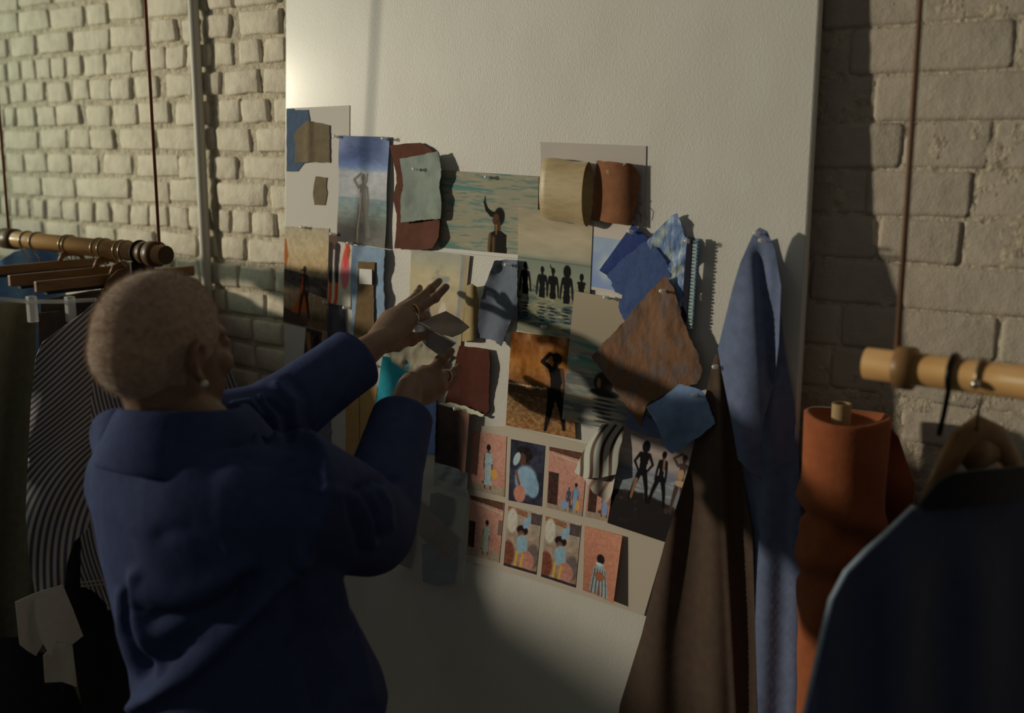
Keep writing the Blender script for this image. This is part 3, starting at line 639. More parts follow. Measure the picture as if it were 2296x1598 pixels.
for i in range(26):
    t_ = (i + .5) / 26; xl, xr, y = 1553 - 12 * t_, 1566 - 13 * t_, 538 + 200 * t_
    a_, b_, c_, d_ = board(xl + .5, y - 2.8, .0235), board(xr - .5, y - 2.2, .0235), board(xr - .5, y + 3.2, .0235), board(xl + .5, y + 2.8, .0235)
    up_ = BN * .003; tl = (i % 3 - 1) * .0012
    mk('sequin', [a_, b_, c_, d_, a_ + up_ * .4, b_ + up_ + BN * tl, c_ + up_ * .8, d_ + up_ * .3], [(0, 1, 2, 3), (4, 7, 6, 5), (0, 4, 5, 1), (1, 5, 6, 2), (2, 6, 7, 3), (3, 7, 4, 0)], m_seq, seq, smooth=False)
pg = sheet('fabric_swatch', [(1493, 617), (1510, 643), (1520, 677), (1529, 712), (1540, 738), (1548, 760), (1562, 784), (1575, 832), (1563, 860), (1520, 867), (1476, 892), (1449, 908), (1436, 956), (1403, 908), (1365, 852), (1326, 798), (1356, 765), (1386, 735), (1403, 716), (1425, 690), (1451, 657), (1470, 640)],
      gauze('brown_gauze', (84, 58, 38), (74, 60, 52), .93, 1, mixk(.25), (1, 1, .7), .75), .025, fold=lambda x, y: .012 * np.abs(fbm((x * .6 + y * .8) * .008, (x * .8 - y * .6) * .032 + 1.5 * fbm(x * .012, y * .012, 8), 3) - .45) * 2 + .004 * fbm(x * .012, y * .012, 5) + .006 * ss(1440, 1500, x) * ss(900, 760, y), step=7, fray=1.6,
      label='large translucent brown gauze hung by its top corner', cat='swatch')
sheet('fabric_swatch', [(1522, 861), (1545, 865), (1569, 873), (1581, 885), (1604, 949), (1577, 972), (1540, 996), (1507, 1017), (1493, 1004), (1472, 951), (1449, 911), (1485, 892)],
      cloth('sky_blue_cotton', (86, 104, 138), mixk(.2)), .047, fold=lambda x, y: .022 * np.exp(-(((x - 1500) / 38) ** 2 + ((y - 935) / 60) ** 2)) * ss(860, 900, y), step=7, fray=1.0,
      label='light blue cotton square pinned at its upper right corner over the brown gauze', cat='swatch')
sheet('fabric_swatch', [(1408, 905), (1440, 925), (1475, 950), (1500, 985), (1450, 975), (1405, 955)], cloth('slate_blue_cotton', (66, 74, 92), mixk(.4)), .016, step=9, fray=.6, label='slate blue cloth peeking out under the brown gauze', cat='swatch')

# contact sheet with eight pictures
sheet('paper_sheet', [(1058, 955), (1140, 955), (1290, 990), (1400, 1010), (1540, 1060), (1490, 1222), (1444, 1380), (1240, 1313), (1036, 1253)], mat('contact_paper', alb((116, 108, 94), mixk(.3)), .7, .25, ((18, .1, .004),)), .004,
      step=26, solid=.0004, label='white contact sheet printed with small fashion pictures', cat='paper')
PK = (150, 110, 90)
def wallpic(a, x, top, h, dress, skin=(84, 54, 40), door=None, roof=False, ground=.86, sit=False):
    a.grad([(0, PK), (1, (138, 98, 80))]); a.noise(6, 6, 6, 3); a.band(ground, 1.2, (120, 106, 86), .006)
    if roof: a.poly([(0, 0), (a.asp, 0), (a.asp, .13), (.0, .06)], (74, 50, 36)); a.poly([(a.asp * .15, .09), (a.asp, .18), (a.asp, .21), (a.asp * .15, .12)], (146, 128, 106))
    if door: a.rect(door[0], door[1], door[2], ground, (52, 34, 28))
    a.ell(x - .05, ground - .03, .07, .03, (70, 50, 42)); a.person(x, top, h, skin, w=.8); a.ell(x, top + .05 * h, .06 * h, .07 * h, (26, 20, 18))
    a.poly([(x - .09 * h, top + .17 * h), (x + .1 * h, top + .17 * h), (x + .13 * h, top + .4 * h), (x - .1 * h, top + .42 * h)], dress); a.poly([(x - .09 * h, top + .42 * h), (x + .09 * h, top + .42 * h), (x + .1 * h, top + .9 * h), (x - .1 * h, top + .9 * h)], tuple(.75 * q + 30 for q in dress)); a.noise(30, 30, 14, 8)
KC = mixk(.2)
def pc1(a): wallpic(a, a.asp * .5, .2, .74, (124, 138, 130)); a.ell(a.asp * .68, .66, .07, .08, (164, 116, 52))
def pc2(a):
    a.c[:] = (40, 40, 48); a.noise(8, 8, 16, 3); a.ell(a.asp * .42, .2, .17, .13, (24, 20, 20)); a.ell(a.asp * .36, .29, .08, .1, (70, 46, 34)); a.ell(a.asp * .2, .3, .06, .12, (132, 146, 158), .4)
    a.ell(a.asp * .5, .62, .22, .24, (106, 128, 136)); a.ell(a.asp * .72, .72, .12, .17, (98, 120, 128)); a.ell(a.asp * .33, .86, .12, .14, (146, 98, 80)); a.cap([(a.asp * .3, .7), (a.asp * .2, .5)], [.03, .02], (104, 66, 48)); a.noise(24, 24, 12, 6)
def pc3(a): wallpic(a, a.asp * .78, .5, .46, (88, 116, 132), door=(.02, .4, .3), roof=True, ground=.92); a.person(a.asp * .6, .58, .4, (60, 56, 66), w=.8); a.ell(a.asp * .5, .88, .08, .07, (104, 116, 130)); a.ell(a.asp * .85, .85, .04, .08, (160, 118, 60))
def pc4(a): wallpic(a, a.asp * .55, .45, .5, (96, 110, 130), door=(.05, .35, .3), roof=True, ground=.9)
def pc5(a): wallpic(a, a.asp * .55, .36, .58, (118, 128, 112), door=(.0, .42, .2), roof=True, ground=.86); a.ell(a.asp * .42, .72, .05, .12, (120, 104, 76)); a.rect(.88, .3, 1, .55, (92, 76, 66))
def pc6(a):
    a.grad([(0, (134, 124, 108)), (1, (120, 96, 74))]); a.noise(7, 7, 22, 5); a.poly([(0, 0), (a.asp * .6, .03), (a.asp * .6, .12), (0, .08)], (112, 76, 52)); a.ell(a.asp * .16, .22, .1, .2, (150, 142, 124)); a.rect(.7, .02, 1, .2, (66, 54, 50)); a.ell(a.asp * .1, .78, .13, .22, (92, 54, 38)); a.ell(a.asp * .85, .72, .12, .2, (84, 74, 66))
    a.ell(a.asp * .48, .34, .11, .08, (28, 22, 20)); a.ell(a.asp * .46, .42, .06, .07, (92, 58, 42)); a.ell(a.asp * .5, .58, .11, .17, (106, 128, 130)); a.ell(a.asp * .6, .2, .05, .12, (104, 130, 156), .5); a.ell(a.asp * .68, .82, .15, .16, (138, 96, 78)); a.cap([(a.asp * .38, .7), (a.asp * .34, .96)], [.02, .02], (176, 124, 50)); a.cap([(a.asp * .55, .74), (a.asp * .5, .98)], [.02, .02], (176, 124, 50)); a.band(.955, 1.1, (44, 36, 40)); a.noise(26, 26, 16, 7)
def pc7(a): pc6(a)
def pc8(a):
    a.grad([(0, (148, 100, 76)), (1, (126, 84, 64))]); x = a.asp * .48; a.person(x, .38, .62, (110, 124, 118), w=.8, spread=.07); a.ell(x, .44, .075, .075, (26, 20, 20)); a.ell(x - .02, .52, .07, .025, (140, 146, 134)); a.poly([(x - .12, .56), (x + .12, .56), (x + .2, .99), (x + .05, .99), (x, .75), (x - .05, .99), (x - .2, .95)], (104, 118, 112))
    for j in range(5): a.cap([(x - .1 + .05 * j, .6), (x - .16 + .08 * j, .98)], [.008, .012], (66, 48, 40))
    a.ell(x, .7, .1, .07, (112, 68, 46)); a.noise(26, 26, 12, 7)
for i, (q, f, lb) in enumerate([
    ([(1059, 964), (1136, 978), (1131, 1114), (1055, 1096)], pc1, 'upper left contact sheet picture: figure in pale green with a yellow bag'),
    ([(1146, 984), (1222, 999), (1214, 1135), (1140, 1121)], pc2, 'small dark picture of a head with a blue sleeve on the contact sheet'),
    ([(1232, 1001), (1317, 1017), (1305, 1158), (1225, 1137)], pc3, 'small picture of two figures seated by a pink wall on the contact sheet'),
    ([(1325, 1019), (1402, 1036), (1387, 1175), (1312, 1158)], pc4, 'small pink wall picture half hidden under the striped silk'),
    ([(1055, 1110), (1131, 1127), (1119, 1261), (1048, 1242)], pc5, 'small picture of a lone standing figure and tiled roof, lower left of the contact sheet'),
    ([(1140, 1133), (1215, 1152), (1202, 1288), (1129, 1267)], pc6, 'left one of two near identical pictures of a seated figure in blue'),
    ([(1224, 1156), (1303, 1176), (1290, 1317), (1213, 1292)], pc7, 'right one of two near identical pictures of a seated figure in blue')]):
    printed('contact_picture', q, .0052, f, KC, lb, 'picture', 'pictures on the contact sheet', res=1.2)
printed('contact_picture', [(1311, 1178), (1398, 1200), (1384, 1348), (1307, 1323)], .007, pc8, KC, 'curling terracotta picture of a figure in a striped suit, lower right of the contact sheet', 'picture', 'pictures on the contact sheet', curl=lambda u, v: .012 * u ** 2 * (.3 + .7 * v), res=1.2)
# three figures on rocks
def art_rocks(a):
    a.grad([(0, (92, 86, 82)), (.2, (110, 98, 86)), (.38, (98, 92, 86)), (.42, (74, 78, 84)), (.5, (84, 88, 88)), (.62, (80, 82, 80)), (1, (60, 60, 60))]); a.noise(5, 16, 22, 3, 1 - ss(.4, .45, a.v)); a.waves(.42, .66, (118, 116, 104), 8, 40, .5, 4)
    n = .62 + .05 * fbm(a.x * 9, a.v * 0, 4) - .04 * np.exp(-((a.u - .35) / .2) ** 2) + .06 * ss(.6, 1, a.u); a.mix(ss(-.01, .02, a.v - n), (24, 20, 18)); a.mix(ss(.52, .7, fbm(a.x * 14, a.v * 14, 12)) * ss(0, .03, a.v - n) * .5 * (1 - ss(.75, 1, a.v)), (64, 50, 38))
    d = (10, 9, 9); A = a.asp
    a.person(A * .33, .14, .56, d, arms='hips', hair=1.6, spread=.07); a.cap([(A * .27, .5), (A * .24, .68)], [.02, .012], (92, 66, 44))
    a.person(A * .56, .18, .52, d, arms='down', spread=.06, w=.7); a.cap([(A * .57, .26), (A * .58, .36)], [.012, .01], (94, 68, 46)); a.person(A * .80, .17, .54, (50, 38, 32), arms='up', spread=.03, w=.7); a.ell(A * .80, .44, .06, .03, (126, 104, 78)); a.ell(A * .79, .36, .03, .05, (120, 94, 66))
printed('photo_print', [(1397, 948), (1585, 985), (1536, 1230), (1362, 1172)], .013, art_rocks, mixk(.5), 'photo of three standing figures on black rocks by the sea')
# striped silk twist
m_str = mat('striped_silk', (.56, .60, .53), .45, .4, ((500, .15, .0005),), stripe=('stripe', (.10, .035, .022), .62), sheen=.2)
silk = sheet('striped_silk', [(1350, 951), (1375, 950), (1398, 955), (1394, 1000), (1381, 1063), (1346, 1071), (1309, 1071), (1288, 1059), (1305, 1017), (1322, 990), (1334, 972)], m_str, .022,
      fold=lambda x, y: .024 * np.sin(np.clip((x - 1285) / 112, 0, 1) * math.pi) + .006 * np.sin((x * .8 + y * .2) * .12), step=6, sattr=lambda x, y: (x * .9 + .35 * (y - 950) + 10 * np.sin((y - 950) * .035)) / 19.0,
      label='twisted white silk with red brown stripes over the contact sheet', cat='swatch')
sheet('silk_tail', [(1309, 1071), (1346, 1070), (1381, 1062), (1374, 1100), (1365, 1134), (1350, 1117), (1330, 1104)], mat('faded_silk', alb((112, 104, 92), mixk(.45)), .6, .3, stripe=('stripe', alb((84, 66, 56), mixk(.45)), .72), alpha=.9), .024,
      fold=lambda x, y: .008 * np.sin((x - 1309) * .09), step=7, sattr=lambda x, y: (x * .9 + .6 * (y - 950)) / 30.0, parent=silk)
# rust wool swatch
rw = sheet('fabric_swatch', [(1030, 775), (1064, 778), (1097, 783), (1099, 810), (1097, 870), (1097, 920), (1085, 930), (1050, 914), (998, 903), (1014, 840)], cloth('rust_wool', (.15, .04, .025), bump=.5), .012, fold=lambda x, y: .010 * ss(1060, 1000, x) + .004 * np.sin(y * .04), step=8, fray=.8,
      label='rust red wool swatch by the lower hand', cat='swatch')
sheet('white_selvedge', [(984, 904), (1012, 902), (1050, 913), (1086, 929), (1082, 934), (1050, 926), (1012, 912)], mat('selvedge', alb((128, 116, 98), mixk(.55)), .9, .2, ((400, .5, .001),)), .018, step=6, fray=1.4, parent=rw, label='white frayed selvedge')
# cyan card, blue sequin denim, tan strips, fuzzy grey swatch
sheet('fabric_swatch', [(858, 798), (888, 803), (918, 808), (905, 870), (898, 940), (868, 938), (839, 934), (848, 870)], cloth('cyan_felt', (22, 92, 128), mixk(.7)), .013, step=10, fray=.5, label='bright cyan swatch above the lower sleeve', cat='swatch')
m_den = mat('speckled_denim', alb((54, 68, 98), mixk(.75)), .55, .4, ((400, .6, .001),), (330, alb((104, 112, 130), mixk(.75)), .6, .72))
sheet('fabric_swatch', [(917, 808), (950, 814), (980, 826), (978, 920), (975, 1016), (944, 1015), (935, 930), (905, 870)], m_den, .009, fold=lambda x, y: .003 * np.sin(x * .15), step=10, fray=.6, label='speckled blue denim piece behind the lower wrist', cat='swatch')
m_tan = cloth('tan_felt', (92, 72, 42), mixk(.9), var=.85)
for (o_, lb) in (([(776, 870), (806, 880), (805, 1029), (790, 1027), (775, 1020)], 'left one of two tan felt strips below the upper sleeve'), ([(808, 872), (846, 866), (838, 950), (832, 1030), (807, 1030)], 'right one of two tan felt strips below the upper sleeve')):
    sheet('fabric_strip', o_, m_tan, .006, fold=lambda x, y: .003 * np.sin(y * .03), step=10, fray=.5, label=lb, cat='swatch', group='tan felt strips')
fz = sheet('fabric_swatch', [(681, 964), (705, 942), (732, 922), (740, 940), (740, 1000), (742, 1074), (720, 1060), (700, 1045), (678, 1020)], cloth('fuzzy_grey_wool', (50, 52, 58), mixk(1), bump=.8, scale=300), .01, fold=lambda x, y: .004 * np.sin(x * .1), step=7, fray=2.2,
      label='fuzzy grey wool swatch with shaggy edges under the upper sleeve', cat='swatch')
sh_ = MB(); R5 = random.Random(5)
for (a, b) in (((681, 964), (678, 1020)), ((678, 1020), (742, 1074)), ((705, 942), (735, 922))):
    for i in range(16):
        t_ = R5.random(); x, y = a[0] + (b[0] - a[0]) * t_, a[1] + (b[1] - a[1]) * t_
        sh_.tube([board(x, y, .01), board(x + R5.uniform(-5, 4), y + R5.uniform(-3, 5), .013 + R5.uniform(0, .004))], .0011, 5)
o_ = sh_.build('shaggy_edge', mat('shaggy_brown', alb((34, 28, 24), KS)), fz, kind='stuff')
# skin close-up and plastic pouch
def art_skin(a):
    a.grad([(0, (48, 34, 30)), (.5, (36, 27, 26)), (1, (34, 26, 24))]); a.mix(ss(.55, .8, a.u - .12 * a.v) * .85, (88, 62, 50)); a.mix(ss(.9, 1, a.u), (70, 50, 42)); a.noise(6, 6, 6, 2)
printed('photo_print', [(978, 906), (1062, 926), (1052, 1058), (975, 1036)], .007, art_skin, mixk(.7), 'dark close-up print of brown skin below the rust swatch', curl=lambda u, v: .012 * u ** 3)
m_pl = mat('clear_plastic', (.75, .78, .78), .12, .6, ((20, .3, .01),), alpha=.22, coat=.5)
bag = sheet('plastic_sleeve', [(900, 1075), (940, 1060), (1050, 1098), (1048, 1200), (1040, 1312), (1005, 1332), (950, 1318), (882, 1292), (890, 1180)], m_pl, .016, fold=lambda x, y: .007 * ss(.3, .7, fbm(x * .03, y * .02, 5)), step=10, solid=.0006,
      label='clear plastic sleeve full of swatches below the elbow', cat='sleeve')
sheet('plastic_sleeve', [(975, 1036), (1012, 1046), (1050, 1057), (1046, 1108), (1010, 1098), (972, 1087)], mat('smoky_plastic', alb((72, 74, 72), mixk(.8)), .15, .6, ((24, .6, .02),), coat=.4), .010, fold=lambda x, y: .006 * np.abs(np.sin((x + y * .7) * .07)), step=7,
      label='small smoky plastic pouch under the dark skin print', cat='sleeve')
KW = mixk(.85)
for (o_, cn, c, off_, lb) in (
    ([(966, 1107), (985, 1105), (1020, 1119), (1016, 1150), (1010, 1180), (985, 1168), (962, 1155)], 'ink_wool', (36, 38, 46), .006, 'ink blue square swatch at the top of the plastic sleeve'),
    ([(947, 1219), (985, 1222), (1025, 1228), (1021, 1270), (1016, 1308), (985, 1312), (948, 1304)], 'dusty_blue_wool', (52, 60, 74), .006, 'dusty blue swatch at the bottom of the plastic sleeve'),
    ([(939, 1118), (985, 1165), (1029, 1210), (1012, 1240), (999, 1265), (968, 1228), (935, 1192)], 'cocoa_wool', (66, 52, 44), .0095, 'cocoa brown diamond swatch inside the plastic sleeve'),
    ([(889, 1192), (905, 1184), (933, 1188), (929, 1230), (920, 1274), (900, 1267), (887, 1260)], 'umber_felt', (46, 38, 38), .006, 'dark umber swatch at the left of the plastic sleeve'),
    ([(908, 1149), (930, 1153), (929, 1168), (918, 1160)], 'umber_felt', (46, 38, 38), .006, 'tiny umber corner above the dark umber swatch')):
    sheet('fabric_swatch', o_, cloth(cn, c, KW), off_, fold=lambda x, y: .003 * np.sin((x + y) * .06) ** 2, step=9, fray=.8, label=lb, cat='swatch', group='swatches in the plastic sleeve')

# pinned organza under the hands and the swatch being held
sheet('fabric_swatch', [(872, 790), (905, 768), (945, 758), (985, 770), (1012, 800), (985, 838), (940, 842), (905, 828), (880, 812)], cloth('grey_organza', (104, 98, 82), mixk(.55), var=.85, alpha=(40, .75, 1)), .012, fold=lambda x, y: .012 * ss(.35, .65, fbm(x * .04, y * .04, 2)), step=7, fray=.8,
      label='crumpled greyish organza pinned below the fingers', cat='swatch')

# clear push pins
m_pin = mat('clear_pin_plastic', (0.86, 0.86, 0.82), 0.1, 0.7, alpha=0.55, coat=.6); m_steel = mat('pin_steel', (.6, .6, .58), .25, .6, metal=1)
def push_pin(px, py, off, label):
    b = board(px, py, off); n = BN + np.array([.12, 0, .12]); n /= np.linalg.norm(n)
    t = empty('push_pin', b, label, 'push pin', 'clear push pins')
    MB().tube([b, b + n * .001, b + n * .0015, b + n * .004, b + n * .007, b + n * .0095, b + n * .010, b + n * .012, b + n * .0125], [.0032, .0036, .0026, .002, .002, .0028, .0036, .0036, .003], 12).build('pin_head', m_pin, t)
    MB().tube([b - n * .008, b + n * .004], .0006, 6).build('pin_needle', m_steel, t)
for (x, y, of, lb) in ((757, 307, .004, 'clear push pin at the upper left corner of the tall sky photo'), (866, 312, .010, 'clear push pin at the upper right corner of the tall sky photo'), (935, 380, .029, 'clear push pin through the aqua organza'),
    (1097, 398, .006, 'clear push pin at the top of the horned swimmer photo'), (1238, 486, .009, 'clear push pin at the top of the five waders photo'), (1223, 733, .009, 'clear push pin at the foot of the five waders photo'),
    (1363, 667, .012, 'clear push pin on the beach photo beside the denim mesh'), (1418, 520, .022, 'clear push pin at the top corner of the royal blue square'), (1489, 653, .037, 'clear push pin near the top of the brown gauze'),
    (1545, 541, .027, 'clear push pin at the top of the navy ribbon'), (1561, 886, .050, 'clear push pin on the light blue cotton square'), (683, 510, .005, 'clear push pin at the top of the desert walker photo'),
    (750, 525, .008, 'clear push pin at the top of the orange boots print'), (788, 546, .012, 'clear push pin at the top of the washed blue linen'), (734, 678, .009, 'clear push pin at the top of the charcoal strip'),
    (779, 690, .006, 'clear push pin right of the charcoal strip'), (831, 818, .014, 'clear push pin at the top of the cyan swatch'), (1027, 916, .019, 'clear push pin below the rust swatch'), (1141, 594, .024, 'clear push pin at the top of the blue tulle')):
    push_pin(x, y, of, lb)

# ------------------------------------------------------------------ the person
person = empty('person', (-1.19, -.72, 0), 'person with cropped blond hair in a navy jacket, reaching up to the pinboard', 'person')
HS = .9; HC = np.array([-1.224, -.785, 1.583]); HAZ = math.radians(-10); HP = math.radians(4)
hf = np.array([math.sin(HAZ) * math.cos(HP), math.cos(HAZ) * math.cos(HP), math.sin(HP)]); hr = np.array([math.cos(HAZ), -math.sin(HAZ), 0.0]); hu = np.cross(hr, hf)
def HL(f, r, u): return HC + (hf * f + hr * r + hu * u) * HS
HA = [hf, hr, hu]
def hell(m_, c, r, tilt=None):
    A = HA
    if tilt is not None:                          # tilt about the ear axis
        ca, sa = math.cos(tilt), math.sin(tilt); A = [hf * ca + hu * sa, hr, hu * ca - hf * sa]
    m_.ell(HL(*c), [q * HS for q in r], A, 24, 16)
def torso_ring(z, cx, cy, ax, ay, n=40, p=2.4, tilt=0.0):
    out = []
    for k in range(n):
        a = 2 * math.pi * k / n; c, s = math.cos(a), math.sin(a)
        y = ay * math.copysign(abs(s) ** (2 / p), s); out.append((cx + ax * math.copysign(abs(c) ** (2 / p), c), cy + y, z + tilt * y))
    return out
SHL, SHR = np.array([-1.375, -.755, 1.415]), np.array([-1.03, -.745, 1.43])
ELL, ELR = atY(596, 950, -.56), atY(838, 1165, -.515)
CUL, CUR = atY(806, 798, -.365), atY(905, 925, -.345)
WRL, WRR = atY(828, 782, -.335), atY(912, 890, -.318)
bd = MB()
hell(bd, (-.008, 0, .035), (.094, .075, .082)); hell(bd, (-.048, 0, .016), (.058, .062, .060)); hell(bd, (.036, 0, -.03), (.056, .059, .085)); hell(bd, (.034, 0, -.082), (.046, .048, .036), .35)
hell(bd, (.068, 0, -.100), (.022, .024, .018)); hell(bd, (.074, 0, .020), (.022, .048, .014)); hell(bd, (-.005, 0, -.035), (.05, .062, .05))
for s in (-1, 1):
    hell(bd, (.062, s * .042, -.022), (.024, .02, .02)); hell(bd, (.083, s * .031, .002), (.012, .016, .010))
    # ear: rim, lobe, bowl
    e = lambda f, u, o=0: HL(f - .012, s * (.0735 + o), u + .010)
    bd.tube([e(.006, -.02, .002), e(.010, -.002, .004), e(.006, .014, .008), e(-.006, .020, .012), e(-.018, .012, .015), e(-.020, -.006, .014), e(-.014, -.024, .010), e(-.004, -.034, .006), e(.004, -.034, .003)], [.0045, .0045, .005, .005, .0052, .005, .005, .0065, .005], 10)
    bd.ell(e(-.006, -.006, .002), (.015, .006, .023), [hf, hr, hu], 12, 8); bd.ell(e(.008, -.010, .003), (.005, .006, .008), [hf, hr, hu], 10, 6)
bd.tube([HL(.090, 0, .012), HL(.101, 0, -.012), HL(.113, 0, -.032), HL(.104, 0, -.040)], [.009, .0105, .0125, .009], 12)
for s in (-1, 1): hell(bd, (.098, s * .012, -.036), (.011, .009, .008))
hell(bd, (.092, 0, -.060), (.013, .024, .007)); hell(bd, (.090, 0, -.073), (.013, .021, .008))
bd.tube([HL(-.012, 0, -.02), HL(-.008, 0, -.07), (-1.198, -.758, 1.47), (-1.195, -.755, 1.41)], [.054, .052, .056, .075], 20)
bd.loft([torso_ring(*r) for r in ((.86, -1.175, -.70, .15, .10), (.96, -1.178, -.70, .155, .105), (1.08, -1.182, -.715, .13, .095), (1.22, -1.187, -.735, .145, .105), (1.34, -1.19, -.745, .155, .105), (1.41, -1.195, -.755, .15, .085), (1.455, -1.205, -.76, .09, .065))])
for s, X0 in ((-1, -1.255), (1, -1.095)):
    bd.tube([(X0, -.70, .93), (X0, -.695, .7), (X0 + s * .005, -.69, .48), (X0 + s * .01, -.70, .25), (X0 + s * .01, -.715, .09)], [.085, .078, .055, .05, .036], 18)
    bd.tube([(X0 + s * .01, -.735, .045), (X0 + s * .012, -.66, .035), (X0 + s * .015, -.58, .026), (X0 + s * .016, -.545, .022)], [.034, .036, .028, .014], 14)
def P3(l): return [atY(a, b, c) for a, b, c in l]
for sh, el, wr in ((SHL, ELL, WRL), (SHR, ELR, WRR)):
    hx = (wr - el) / np.linalg.norm(wr - el); bd.tube([sh, sh + (el - sh) * .5, el, el + (wr - el) * .45, wr, wr + hx * .03, wr + hx * .05], [.05, .045, .037, .035, .0245, .021, .014], 16)
def finger(pts, r0, r1):
    P = P3(pts); n = len(P); bd.tube(P, [r0 + (r1 - r0) * i / (n - 1) for i in range(n)], 12); bd.ell(P[-1], (r1, r1, r1), None, 10, 8)
    for i in range(1, n - 1): bd.ell(P[i], (r0 * 1.04,) * 3, None, 10, 8)
# left hand, back of the hand up, fingers stretched to the board
pl = P3([(836, 776, -.325), (864, 752, -.285), (890, 722, -.245), (912, 702, -.222)])
bd.tube(pl, [.0235, .030, .035, .026], 16, flat=(np.cross(pl[3] - pl[0], np.array([.35, .2, .95])) * 0 + np.array([.30, -.62, .72]), .60))
finger([(906, 704, -.226), (940, 692, -.186), (975, 668, -.150), (1000, 643, -.123)], .0102, .0075)
finger([(904, 694, -.222), (938, 672, -.172), (966, 648, -.134), (985, 630, -.110)], .0098, .0072)
finger([(898, 690, -.220), (922, 674, -.165), (936, 658, -.124), (941, 645, -.104)], .0092, .007)
finger([(908, 716, -.232), (936, 716, -.200), (956, 716, -.180), (966, 724, -.172)], .0098, .0076)
finger([(856, 776, -.305), (890, 772, -.258), (922, 760, -.222), (950, 752, -.198)], .0135, .0085)
# right hand, palm towards the board, thumb and fingers closing on the cloth
pr = P3([(915, 886, -.312), (940, 872, -.278), (966, 856, -.242), (984, 848, -.218)])
bd.tube(pr, [.0235, .031, .034, .024], 16, flat=(np.array([.75, -.3, .55]), .58))
finger([(936, 866, -.285), (962, 838, -.246), (988, 810, -.214), (1011, 787, -.192)], .0128, .0080)
finger([(980, 846, -.222), (1002, 842, -.178), (1018, 834, -.152), (1029, 823, -.136)], .0100, .0074)
finger([(976, 858, -.212), (1000, 857, -.165), (1014, 848, -.138), (1021, 837, -.124)], .0100, .0074)
finger([(968, 870, -.212), (990, 872, -.168), (1004, 864, -.142), (1011, 853, -.128)], .0096, .007)
finger([(958, 880, -.220), (976, 884, -.184), (990, 878, -.160), (998, 868, -.146)], .0086, .0064)
V, Nn, Fc = union(bd, .0033, 5, .5)
m_skin = mat('brown_skin', (.25, .155, .108), .5, .4, ((90, .12, .002), (600, .1, .0005)), (25, (.20, .12, .085), .4, .7), sss=.08)
mk('body', V, Fc, m_skin, person)
for s in (-1, 1):
    eye = MB().ell(HL(.0825, s * .031, .002), (.0095, .0105, .0085), HA, 14, 10).build('eye', mat('eye_white', (.42, .38, .33), .2, .5), person)
    MB().ell(HL(.0905, s * .031, .002), (.003, .005, .005), HA, 12, 8).build('iris', mat('iris_dark', (.03, .018, .012), .15, .5), eye)
# cropped hair
hb = MB(); hell(hb, (-.009, 0, .036), (.098, .079, .086)); hell(hb, (-.050, 0, .016), (.063, .067, .064)); hell(hb, (-.010, 0, -.012), (.060, .0655, .05)); hell(hb, (-.026, 0, -.045), (.040, .050, .036))
V, Nn, Fc = union(hb, .004, 4, .5)
L = (V - HC) / HS; lf, lr, lu = L @ hf, L @ hr, L @ hu
cut = ((lf > .066 - .25 * (lu - .06)) & (lu < .085)) | ((lf > .030 + .5 * np.clip(lu, -.05, .06)) & (lu < .055)) | ((np.abs(lr) > .05) & (lu < -.006) & (lf > -.022)) | (lu < -.074) | ((lf > .0) & (lu < -.03))
keep = ~cut
Fh = [f for f in Fc if all(keep[i] for i in f)]
used = sorted({i for f in Fh for i in f}); rm = {a: i for i, a in enumerate(used)}
m_hair = mat('cropped_blond_hair', (.56, .40, .29), .95, .1, ((420, .8, .003), (90, .3, .003)), (120, (.42, .29, .205), .4, .65), sheen=.6)
hair = mk('hair', V[used], [[rm[i] for i in f] for f in Fh], m_hair, person)
rf = np.random.RandomState(3); idx = rf.choice(used, 15000); fv = []; ff = []
for q, i in enumerate(idx):
    p = V[i] + rf.normal(0, .0016, 3); n = Nn[i] + rf.normal(0, .35, 3) - hu * .2; n /= np.linalg.norm(n); t = np.cross(n, rf.normal(0, 1, 3)); t /= np.linalg.norm(t) + 1e-9
    ln = rf.uniform(.0025, .0052); fv += [p - t * .00035, p + t * .00035, p + n * ln]; ff.append((3 * q, 3 * q + 1, 3 * q + 2))
mk('hair_stubble', fv, ff, m_hair, hair, smooth=False, kind='stuff')
m_gold = mat('gold', (.8, .55, .2), .25, .6, metal=1); m_silver = mat('silver', (.75, .73, .7), .2, .6, metal=1)
MB().ell(HL(-.014, .0855, -.030), (.0048,) * 3, None, 14, 10).build('earring', mat('pearl', (.75, .72, .66), .25, .6, coat=.5), person, label='small round stud earring')
def ring_on(a, b, t, r, name, m):
    a, b = atY(*a), atY(*b); c = a + (b - a) * t; d = (b - a) / np.linalg.norm(b - a); n = np.cross(d, [0, 0, 1.0]); n /= np.linalg.norm(n); k = np.cross(d, n)
    MB().tube([c + (n * math.cos(x) + k * math.sin(x)) * r for x in np.linspace(0, 2 * math.pi, 24, endpoint=False)], .0016, 8, closed=True).build(name, m, person)
ring_on((906, 704, -.226), (940, 692, -.186), .62, .0112, 'finger_ring', m_gold); ring_on((908, 716, -.232), (936, 716, -.200), .7, .0112, 'finger_ring', m_silver); ring_on((980, 846, -.222), (1002, 842, -.178), .9, .0108, 'finger_ring', m_silver)

